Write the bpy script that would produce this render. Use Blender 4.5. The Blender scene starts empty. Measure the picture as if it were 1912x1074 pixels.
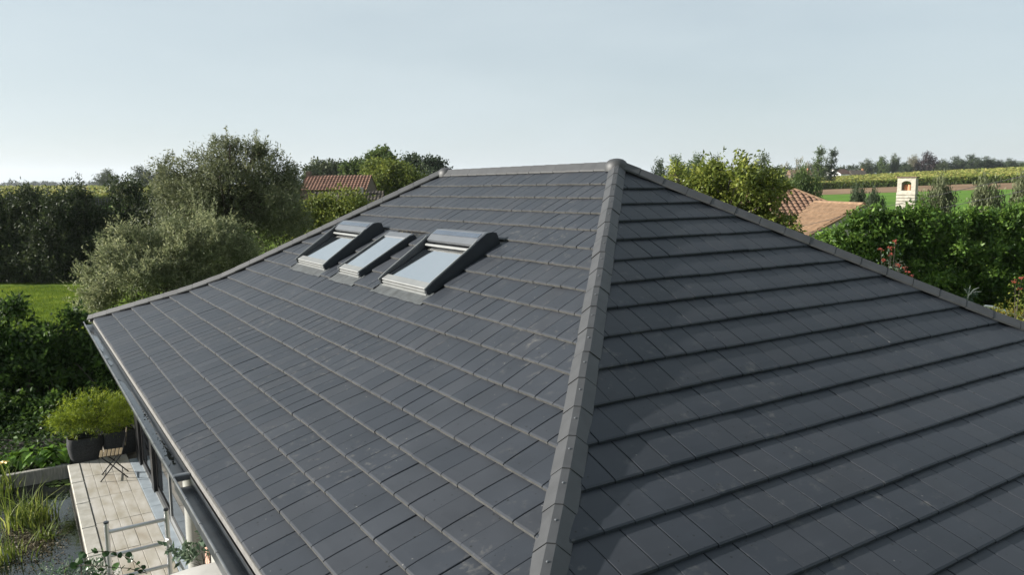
import bpy, bmesh, math, random
import numpy as np
from mathutils import Vector, Matrix

R = math.radians
rng = np.random.default_rng(7)
random.seed(7)
scene = bpy.context.scene
COL = scene.collection

# ------------------------------------------------------------------ camera
Z0 = 5.53                       # roof apex above the terrace
G = 0.36                        # tile gauge of the left roof face
PW, PH, PF = 1912.0, 1074.0, 1430.49
CAM = np.array([-19.971 * G, -23.0845 * G, -0.8446 * G + Z0])
YAW, PITCH, ROLL = 0.5770, 0.1302, -0.0078
_f = np.array([math.sin(YAW) * math.cos(PITCH), math.cos(YAW) * math.cos(PITCH), -math.sin(PITCH)])
_r = np.array([math.cos(YAW), -math.sin(YAW), 0.0])
_u = np.cross(_r, _f)
CR = math.cos(ROLL) * _r + math.sin(ROLL) * _u
CU = -math.sin(ROLL) * _r + math.cos(ROLL) * _u
CF = _f
cam_data = bpy.data.cameras.new('camera')
cam = bpy.data.objects.new('camera', cam_data)
COL.objects.link(cam)
M = Matrix(((CR[0], CU[0], -CF[0], CAM[0]), (CR[1], CU[1], -CF[1], CAM[1]), (CR[2], CU[2], -CF[2], CAM[2]), (0, 0, 0, 1)))
cam.matrix_world = M
cam_data.sensor_width = 36.0
cam_data.lens = PF / PW * 36.0
cam_data.clip_start = 0.1
cam_data.clip_end = 20000
scene.camera = cam

# ------------------------------------------------------------------ light
SUN_EL, SUN_AZ = R(20), R(-60)          # azimuth clockwise from +Y
sdir = Vector((math.sin(SUN_AZ) * math.cos(SUN_EL), math.cos(SUN_AZ) * math.cos(SUN_EL), math.sin(SUN_EL)))
world = bpy.data.worlds.new('World')
scene.world = world
world.use_nodes = True
wn, wl = world.node_tree.nodes, world.node_tree.links
wn.clear()
sky = wn.new('ShaderNodeTexSky')
sky.sky_type = 'NISHITA'
sky.sun_disc = False
sky.sun_elevation = SUN_EL
sky.sun_rotation = SUN_AZ % (2 * math.pi)
sky.altitude = 50
sky.air_density = 1.0
sky.dust_density = 1.0
sky.ozone_density = 1.0
# a thin even veil of high cloud over the whole sky
veil = wn.new('ShaderNodeMixRGB')
veil.inputs['Fac'].default_value = 0.5
veil.inputs['Color2'].default_value = (5.75, 6.6, 6.98, 1)
tc = wn.new('ShaderNodeTexCoord')
mp = wn.new('ShaderNodeMapping')
mp.inputs['Scale'].default_value = (1.2, 1.2, 5.0)
nz = wn.new('ShaderNodeTexNoise')
nz.inputs['Scale'].default_value = 1.6
nz.inputs['Detail'].default_value = 6
rp = wn.new('ShaderNodeMapRange')
rp.inputs['From Min'].default_value = 0.3
rp.inputs['From Max'].default_value = 0.75
rp.inputs['To Min'].default_value = 0.62
rp.inputs['To Max'].default_value = 0.94
wl.new(tc.outputs['Generated'], mp.inputs['Vector'])
wl.new(mp.outputs['Vector'], nz.inputs['Vector'])
wl.new(nz.outputs['Fac'], rp.inputs['Value'])
wl.new(rp.outputs['Result'], veil.inputs['Fac'])
wl.new(sky.outputs['Color'], veil.inputs['Color1'])
bg = wn.new('ShaderNodeBackground')
bg.inputs['Strength'].default_value = 0.05
wl.new(veil.outputs['Color'], bg.inputs['Color'])
wo = wn.new('ShaderNodeOutputWorld')
wl.new(bg.outputs['Background'], wo.inputs['Surface'])

sun_data = bpy.data.lights.new('sun', 'SUN')
sun_data.energy = 5.0
sun_data.angle = R(0.8)
sun_data.color = (1.0, 0.95, 0.88)
sun = bpy.data.objects.new('sun', sun_data)
COL.objects.link(sun)
sun.rotation_euler = sdir.to_track_quat('Z', 'Y').to_euler()
sun.location = (-20, 30, 30)

scene.view_settings.view_transform = 'Standard'
scene.view_settings.look = 'None'
scene.view_settings.gamma = 1
scene.view_settings.exposure = 1.19
scene.view_settings.use_curve_mapping = False
scene.cycles.volume_max_steps = 64
scene.cycles.max_bounces = 6
scene.cycles.transparent_max_bounces = 8


# ------------------------------------------------------------------ helpers
def ray(px, py):
    return CF + CR * (px - PW / 2) / PF - CU * (py - PH / 2) / PF


def at(px, py, depth):
    """the point seen at photo pixel (px, py) at a given forward distance"""
    return CAM + ray(px, py) * depth


def gp(px, py, z):
    d = ray(px, py)
    return CAM + d * ((z - CAM[2]) / d[2])


def depth_of(p):
    return float((np.asarray(p) - CAM) @ CF)


def to_px(p):
    v = np.asarray(p) - CAM
    d = v @ CF
    return PW / 2 + PF * (v @ CR) / d, PH / 2 - PF * (v @ CU) / d, d


ORG = {}


def tag(o, label=None, cat=None, group=None, kind=None):
    if label: o['label'] = label
    if cat: o['category'] = cat
    if group: o['group'] = group
    if kind: o['kind'] = kind
    return o


def thing(name, loc, label=None, cat=None, group=None):
    o = bpy.data.objects.new(name, None)
    o.empty_display_size = 0.2
    o.location = Vector(loc)
    COL.objects.link(o)
    ORG[o.name] = np.array(loc, float)
    return tag(o, label, cat, group)


def link(name, me, mat, parent=None):
    o = bpy.data.objects.new(name, me)
    COL.objects.link(o)
    if mat is not None and len(me.materials) == 0:
        for m_ in (mat if isinstance(mat, (list, tuple)) else [mat]):
            me.materials.append(m_)
    if parent is not None:
        o.parent = parent
        ORG[o.name] = ORG[parent.name]
    else:
        ORG[o.name] = np.zeros(3)
    return o


def np_mesh(name, verts, quads, v=None, smooth=False):
    verts = np.asarray(verts, np.float32)
    quads = np.asarray(quads, np.int32)
    n = quads.shape[1]
    me = bpy.data.meshes.new(name)
    me.vertices.add(len(verts))
    me.vertices.foreach_set('co', verts.ravel())
    me.loops.add(quads.size)
    me.loops.foreach_set('vertex_index', quads.ravel())
    me.polygons.add(len(quads))
    me.polygons.foreach_set('loop_start', np.arange(0, quads.size, n, dtype=np.int32))
    if smooth:
        me.polygons.foreach_set('use_smooth', np.ones(len(quads), bool))
    if v is not None:
        a = me.attributes.new('v', 'FLOAT', 'FACE')
        a.data.foreach_set('value', np.asarray(v, np.float32))
    me.update(calc_edges=True)
    return me


class MB:
    """collects shapes, builds ONE mesh object"""
    def __init__(s):
        s.v, s.f, s.a = [], [], []

    def poly(s, pts, faces, av=0.0):
        b = len(s.v)
        s.v += [tuple(map(float, p)) for p in pts]
        s.f += [tuple(i + b for i in f) for f in faces]
        s.a += [av] * len(faces)
        return s

    def box(s, c, size, ax=None, av=0.0, bev=0.0):
        """box at c; ax = 3 axis vectors"""
        ax = np.eye(3) if ax is None else np.asarray(ax, float)
        c = np.asarray(c, float)
        h = np.asarray(size, float) / 2
        if bev > 0:
            b = min(bev, *(h * .9))
            pts, ring = [], [(-1, -1), (1, -1), (1, 1), (-1, 1)]
            lay = [(-h[2], b), (-h[2] + b, 0), (h[2] - b, 0), (h[2], b)]
            for z, ins in lay:
                for sx, sy in ring:
                    pts.append(c + ax[0] * sx * (h[0] - ins) + ax[1] * sy * (h[1] - ins) + ax[2] * z)
            fs = [(3, 2, 1, 0), (12, 13, 14, 15)]
            for l in range(3):
                for i in range(4):
                    j = (i + 1) % 4
                    fs.append((l * 4 + i, l * 4 + j, l * 4 + 4 + j, l * 4 + 4 + i))
            return s.poly(pts, fs, av)
        pts = [c + ax[0] * h[0] * x + ax[1] * h[1] * y + ax[2] * h[2] * z
               for x, y, z in ((-1, -1, -1), (1, -1, -1), (1, 1, -1), (-1, 1, -1), (-1, -1, 1), (1, -1, 1), (1, 1, 1), (-1, 1, 1))]
        return s.poly(pts, [(0, 3, 2, 1), (4, 5, 6, 7), (0, 1, 5, 4), (1, 2, 6, 5), (2, 3, 7, 6), (3, 0, 4, 7)], av)

    def prism(s, prof, o, a1, a2, ext, av=0.0):
        """profile [(p,q)] in axes a1,a2 at o, extruded along ext"""
        o, a1, a2, ext = (np.asarray(q, float) for q in (o, a1, a2, ext))
        n = len(prof)
        pts = [o + a1 * p + a2 * q for p, q in prof] + [o + a1 * p + a2 * q + ext for p, q in prof]
        fs = [tuple(range(n - 1, -1, -1)), tuple(range(n, 2 * n))]
        fs += [(i, (i + 1) % n, n + (i + 1) % n, n + i) for i in range(n)]
        return s.poly(pts, fs, av)

    def tube(s, path, rad, n=6, av=0.0, cap=True):
        path = [np.asarray(p, float) for p in path]
        if not hasattr(rad, '__len__'): rad = [rad] * len(path)
        pts = []
        for i, p in enumerate(path):
            d = path[min(i + 1, len(path) - 1)] - path[max(i - 1, 0)]
            d /= (np.linalg.norm(d) + 1e-9)
            a = np.cross(d, (0, 0, 1.0))
            if np.linalg.norm(a) < 1e-3: a = np.cross(d, (0, 1.0, 0))
            a /= np.linalg.norm(a)
            b = np.cross(d, a)
            for k in range(n):
                t = 2 * math.pi * k / n
                pts.append(p + (a * math.cos(t) + b * math.sin(t)) * rad[i])
        fs = []
        for i in range(len(path) - 1):
            for k in range(n):
                l = (k + 1) % n
                fs.append((i * n + k, i * n + l, (i + 1) * n + l, (i + 1) * n + k))
        if cap:
            fs.append(tuple(range(n - 1, -1, -1)))
            e = (len(path) - 1) * n
            fs.append(tuple(range(e, e + n)))
        return s.poly(pts, fs, av)

    def lathe(s, prof, c, n=16, av=0.0, sx=1.0, sy=1.0):
        c = np.asarray(c, float)
        pts = []
        for r, z in prof:
            for k in range(n):
                t = 2 * math.pi * k / n
                pts.append(c + (r * math.cos(t) * sx, r * math.sin(t) * sy, z))
        fs = []
        for i in range(len(prof) - 1):
            for k in range(n):
                l = (k + 1) % n
                fs.append((i * n + k, i * n + l, (i + 1) * n + l, (i + 1) * n + k))
        fs.append(tuple(range(n - 1, -1, -1)))
        e = (len(prof) - 1) * n
        fs.append(tuple(range(e, e + n)))
        return s.poly(pts, fs, av)

    def build(s, name, mat, parent=None, smooth=False, recalc=True):
        off = ORG[parent.name] if parent is not None else np.zeros(3)
        me = bpy.data.meshes.new(name)
        me.from_pydata([tuple(np.asarray(p) - off) for p in s.v], [], s.f)
        if recalc:
            bm = bmesh.new(); bm.from_mesh(me)
            bmesh.ops.recalc_face_normals(bm, faces=bm.faces)
            bm.to_mesh(me); bm.free()
        if any(s.a):
            a = me.attributes.new('v', 'FLOAT', 'FACE')
            a.data.foreach_set('value', np.asarray(s.a, np.float32))
        if smooth:
            me.polygons.foreach_set('use_smooth', np.ones(len(me.polygons), bool))
            me.set_sharp_from_angle(angle=R(40))
        me.update()
        return link(name, me, mat, parent)


# ------------------------------------------------------------------ materials
def mat(name, col, rough=0.6, metal=0.0, var=0.15, scale=8.0, bump=0.0, bscale=40.0, spec=0.5, col2=None, coords='pos', coat=0.0, detail=5, stretch=None):
    """plain surface with two-scale procedural colour mottling and fine relief"""
    m = bpy.data.materials.new(name)
    m.use_nodes = True
    n, l = m.node_tree.nodes, m.node_tree.links
    b = n['Principled BSDF']
    b.inputs['Roughness'].default_value = rough
    b.inputs['Metallic'].default_value = metal
    b.inputs['Specular IOR Level'].default_value = spec
    if coat: b.inputs['Coat Weight'].default_value = coat
    geo = n.new('ShaderNodeNewGeometry') if coords == 'pos' else n.new('ShaderNodeTexCoord')
    src = geo.outputs['Position'] if coords == 'pos' else geo.outputs['Object']
    if stretch:
        mpn = n.new('ShaderNodeMapping'); mpn.inputs['Scale'].default_value = stretch
        l.new(src, mpn.inputs['Vector']); src = mpn.outputs['Vector']
    t = n.new('ShaderNodeTexNoise')
    t.inputs['Scale'].default_value = scale
    t.inputs['Detail'].default_value = detail
    l.new(src, t.inputs['Vector'])
    cr = n.new('ShaderNodeValToRGB')
    c2 = col2 if col2 else tuple(min(1, c * (1 + var)) for c in col)
    c1 = col if col2 else tuple(c * (1 - var) for c in col)
    cr.color_ramp.elements[0].position = 0.32
    cr.color_ramp.elements[0].color = (*c1, 1)
    cr.color_ramp.elements[1].position = 0.68
    cr.color_ramp.elements[1].color = (*c2, 1)
    l.new(t.outputs['Fac'], cr.inputs['Fac'])
    l.new(cr.outputs['Color'], b.inputs['Base Color'])
    if bump:
        t2 = n.new('ShaderNodeTexNoise')
        t2.inputs['Scale'].default_value = bscale
        t2.inputs['Detail'].default_value = 4
        l.new(src, t2.inputs['Vector'])
        bp = n.new('ShaderNodeBump')
        bp.inputs['Strength'].default_value = bump
        bp.inputs['Distance'].default_value = 0.01
        l.new(t2.outputs['Fac'], bp.inputs['Height'])
        l.new(bp.outputs['Normal'], b.inputs['Normal'])
    return m


def leaf_mat(name, dark, mid, light, trans=0.35, rough=0.55, spec=0.22):
    """leaf colour varies leaf by leaf through the face attribute v"""
    m = bpy.data.materials.new(name)
    m.use_nodes = True
    n, l = m.node_tree.nodes, m.node_tree.links
    b = n['Principled BSDF']
    b.inputs['Roughness'].default_value = rough
    b.inputs['Specular IOR Level'].default_value = spec
    a = n.new('ShaderNodeAttribute'); a.attribute_name = 'v'
    cr = n.new('ShaderNodeValToRGB')
    e = cr.color_ramp.elements
    e[0].position = 0.1; e[0].color = (*dark, 1)
    e[1].position = 0.95; e[1].color = (*light, 1)
    x = e.new(0.55); x.color = (*mid, 1)
    l.new(a.outputs['Fac'], cr.inputs['Fac'])
    l.new(cr.outputs['Color'], b.inputs['Base Color'])
    t = n.new('ShaderNodeBsdfTranslucent')
    hs = n.new('ShaderNodeHueSaturation')
    hs.inputs['Hue'].default_value = 0.485
    hs.inputs['Value'].default_value = 1.25
    l.new(cr.outputs['Color'], hs.inputs['Color'])
    l.new(hs.outputs['Color'], t.inputs['Color'])
    mx = n.new('ShaderNodeMixShader')
    mx.inputs['Fac'].default_value = trans
    out = n['Material Output']
    l.new(b.outputs['BSDF'], mx.inputs[1])
    l.new(t.outputs['BSDF'], mx.inputs[2])
    l.new(mx.outputs['Shader'], out.inputs['Surface'])
    return m


def tile_mat():
    """satin anthracite clay tile: tone differs tile by tile, dark specks, pale dusty scuffs"""
    m = bpy.data.materials.new('anthracite_tile')
    m.use_nodes = True
    n, l = m.node_tree.nodes, m.node_tree.links
    b = n['Principled BSDF']
    geo = n.new('ShaderNodeNewGeometry')
    at_ = n.new('ShaderNodeAttribute'); at_.attribute_name = 'v'
    oi = n.new('ShaderNodeObjectInfo')
    ad = n.new('ShaderNodeMath'); ad.operation = 'ADD'
    fr = n.new('ShaderNodeMath'); fr.operation = 'FRACT'
    l.new(at_.outputs['Fac'], ad.inputs[0]); l.new(oi.outputs['Random'], ad.inputs[1]); l.new(ad.outputs[0], fr.inputs[0])
    cr = n.new('ShaderNodeValToRGB')
    e = cr.color_ramp.elements
    e[0].position = 0.0; e[0].color = (0.026, 0.030, 0.037, 1)
    e[1].position = 1.0; e[1].color = (0.032, 0.036, 0.043, 1)
    x = e.new(0.5); x.color = (0.028, 0.032, 0.039, 1)
    x = e.new(0.85); x.color = (0.031, 0.034, 0.040, 1)
    l.new(fr.outputs[0], cr.inputs['Fac'])
    # broad weathering
    n1 = n.new('ShaderNodeTexNoise'); n1.inputs['Scale'].default_value = 2.6; n1.inputs['Detail'].default_value = 7
    l.new(geo.outputs['Position'], n1.inputs['Vector'])
    mr = n.new('ShaderNodeMapRange')
    mr.inputs['From Min'].default_value = 0.3; mr.inputs['From Max'].default_value = 0.7
    mr.inputs['To Min'].default_value = 0.88; mr.inputs['To Max'].default_value = 1.14
    l.new(n1.outputs['Fac'], mr.inputs['Value'])
    mu = n.new('ShaderNodeMixRGB'); mu.blend_type = 'MULTIPLY'; mu.inputs['Fac'].default_value = 1
    l.new(cr.outputs['Color'], mu.inputs['Color1']); l.new(mr.outputs['Result'], mu.inputs['Color2'])
    # pale dusty scuffs
    n2 = n.new('ShaderNodeTexNoise'); n2.inputs['Scale'].default_value = 9; n2.inputs['Detail'].default_value = 9; n2.inputs['Roughness'].default_value = 0.7
    l.new(geo.outputs['Position'], n2.inputs['Vector'])
    n3 = n.new('ShaderNodeTexNoise'); n3.inputs['Scale'].default_value = 0.9; n3.inputs['Detail'].default_value = 3
    l.new(geo.outputs['Position'], n3.inputs['Vector'])
    sc = n.new('ShaderNodeMapRange'); sc.inputs['From Min'].default_value = 0.56; sc.inputs['From Max'].default_value = 0.74
    l.new(n2.outputs['Fac'], sc.inputs['Value'])
    sc2 = n.new('ShaderNodeMapRange'); sc2.inputs['From Min'].default_value = 0.46; sc2.inputs['From Max'].default_value = 0.68
    l.new(n3.outputs['Fac'], sc2.inputs['Value'])
    sm = n.new('ShaderNodeMath'); sm.operation = 'MULTIPLY'
    l.new(sc.outputs['Result'], sm.inputs[0]); l.new(sc2.outputs['Result'], sm.inputs[1])
    sm2 = n.new('ShaderNodeMath'); sm2.operation = 'MULTIPLY'; sm2.inputs[1].default_value = 0.8
    l.new(sm.outputs[0], sm2.inputs[0])
    mx = n.new('ShaderNodeMixRGB'); mx.inputs['Color2'].default_value = (0.13, 0.125, 0.115, 1)
    l.new(sm2.outputs[0], mx.inputs['Fac']); l.new(mu.outputs['Color'], mx.inputs['Color1'])
    # small dark specks of lichen
    vo = n.new('ShaderNodeTexVoronoi'); vo.inputs['Scale'].default_value = 17
    l.new(geo.outputs['Position'], vo.inputs['Vector'])
    vs = n.new('ShaderNodeSeparateColor'); l.new(vo.outputs['Color'], vs.inputs['Color'])
    rr = n.new('ShaderNodeMapRange'); rr.inputs['To Min'].default_value = -0.12; rr.inputs['To Max'].default_value = 0.17
    l.new(vs.outputs['Red'], rr.inputs['Value'])
    lt = n.new('ShaderNodeMath'); lt.operation = 'LESS_THAN'
    l.new(vo.outputs['Distance'], lt.inputs[0]); l.new(rr.outputs['Result'], lt.inputs[1])
    ml = n.new('ShaderNodeMath'); ml.operation = 'MULTIPLY'; ml.inputs[1].default_value = 0.85
    l.new(lt.outputs[0], ml.inputs[0])
    mx2 = n.new('ShaderNodeMixRGB'); mx2.inputs['Color2'].default_value = (0.009, 0.010, 0.009, 1)
    l.new(ml.outputs[0], mx2.inputs['Fac']); l.new(mx.outputs['Color'], mx2.inputs['Color1'])
    # sparse pale droppings and grit
    vp = n.new('ShaderNodeTexVoronoi'); vp.inputs['Scale'].default_value = 9
    l.new(geo.outputs['Position'], vp.inputs['Vector'])
    vq = n.new('ShaderNodeSeparateColor'); l.new(vp.outputs['Color'], vq.inputs['Color'])
    rq = n.new('ShaderNodeMapRange'); rq.inputs['From Min'].default_value = 0.55; rq.inputs['To Min'].default_value = -0.02; rq.inputs['To Max'].default_value = 0.085
    l.new(vq.outputs['Green'], rq.inputs['Value'])
    lq = n.new('ShaderNodeMath'); lq.operation = 'LESS_THAN'
    l.new(vp.outputs['Distance'], lq.inputs[0]); l.new(rq.outputs['Result'], lq.inputs[1])
    mq = n.new('ShaderNodeMath'); mq.operation = 'MULTIPLY'; mq.inputs[1].default_value = 0.55
    l.new(lq.outputs[0], mq.inputs[0])
    mx3 = n.new('ShaderNodeMixRGB'); mx3.inputs['Color2'].default_value = (0.20, 0.195, 0.18, 1)
    l.new(mq.outputs[0], mx3.inputs['Fac']); l.new(mx2.outputs['Color'], mx3.inputs['Color1'])
    l.new(mx3.outputs['Color'], b.inputs['Base Color'])
    rg = n.new('ShaderNodeMapRange'); rg.inputs['To Min'].default_value = 0.42; rg.inputs['To Max'].default_value = 0.62
    l.new(n1.outputs['Fac'], rg.inputs['Value']); l.new(rg.outputs['Result'], b.inputs['Roughness'])
    b.inputs['Specular IOR Level'].default_value = 0.24
    nb = n.new('ShaderNodeTexNoise'); nb.inputs['Scale'].default_value = 160; nb.inputs['Detail'].default_value = 3
    l.new(geo.outputs['Position'], nb.inputs['Vector'])
    bp = n.new('ShaderNodeBump'); bp.inputs['Strength'].default_value = 0.10; bp.inputs['Distance'].default_value = 0.004
    l.new(nb.outputs['Fac'], bp.inputs['Height']); l.new(bp.outputs['Normal'], b.inputs['Normal'])
    return m


def mirror_mat(name, col, rough=0.03, trans=0.0, ior=1.5, bump=0.0, bscale=6.0):
    m = bpy.data.materials.new(name)
    m.use_nodes = True
    n, l = m.node_tree.nodes, m.node_tree.links
    b = n['Principled BSDF']
    b.inputs['Base Color'].default_value = (*col, 1)
    b.inputs['Roughness'].default_value = rough
    b.inputs['Transmission Weight'].default_value = trans
    b.inputs['IOR'].default_value = ior
    if bump:
        geo = n.new('ShaderNodeNewGeometry')
        t = n.new('ShaderNodeTexNoise'); t.inputs['Scale'].default_value = bscale; t.inputs['Detail'].default_value = 3
        l.new(geo.outputs['Position'], t.inputs['Vector'])
        bp = n.new('ShaderNodeBump'); bp.inputs['Strength'].default_value = bump; bp.inputs['Distance'].default_value = 0.02
        l.new(t.outputs['Fac'], bp.inputs['Height']); l.new(bp.outputs['Normal'], b.inputs['Normal'])
    return m


def pane_glass(name):
    """thin window glass: mostly clear, mirrors more at grazing angles"""
    m = bpy.data.materials.new(name)
    m.use_nodes = True
    n, l = m.node_tree.nodes, m.node_tree.links
    n.remove(n['Principled BSDF'])
    tr = n.new('ShaderNodeBsdfTransparent'); tr.inputs['Color'].default_value = (0.86, 0.93, 0.90, 1)
    gl = n.new('ShaderNodeBsdfGlossy'); gl.inputs['Roughness'].default_value = 0.02
    fz = n.new('ShaderNodeFresnel'); fz.inputs['IOR'].default_value = 2.1
    mx = n.new('ShaderNodeMixShader')
    l.new(fz.outputs['Fac'], mx.inputs['Fac']); l.new(tr.outputs[0], mx.inputs[1]); l.new(gl.outputs[0], mx.inputs[2])
    l.new(mx.outputs[0], n['Material Output'].inputs['Surface'])
    return m


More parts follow.
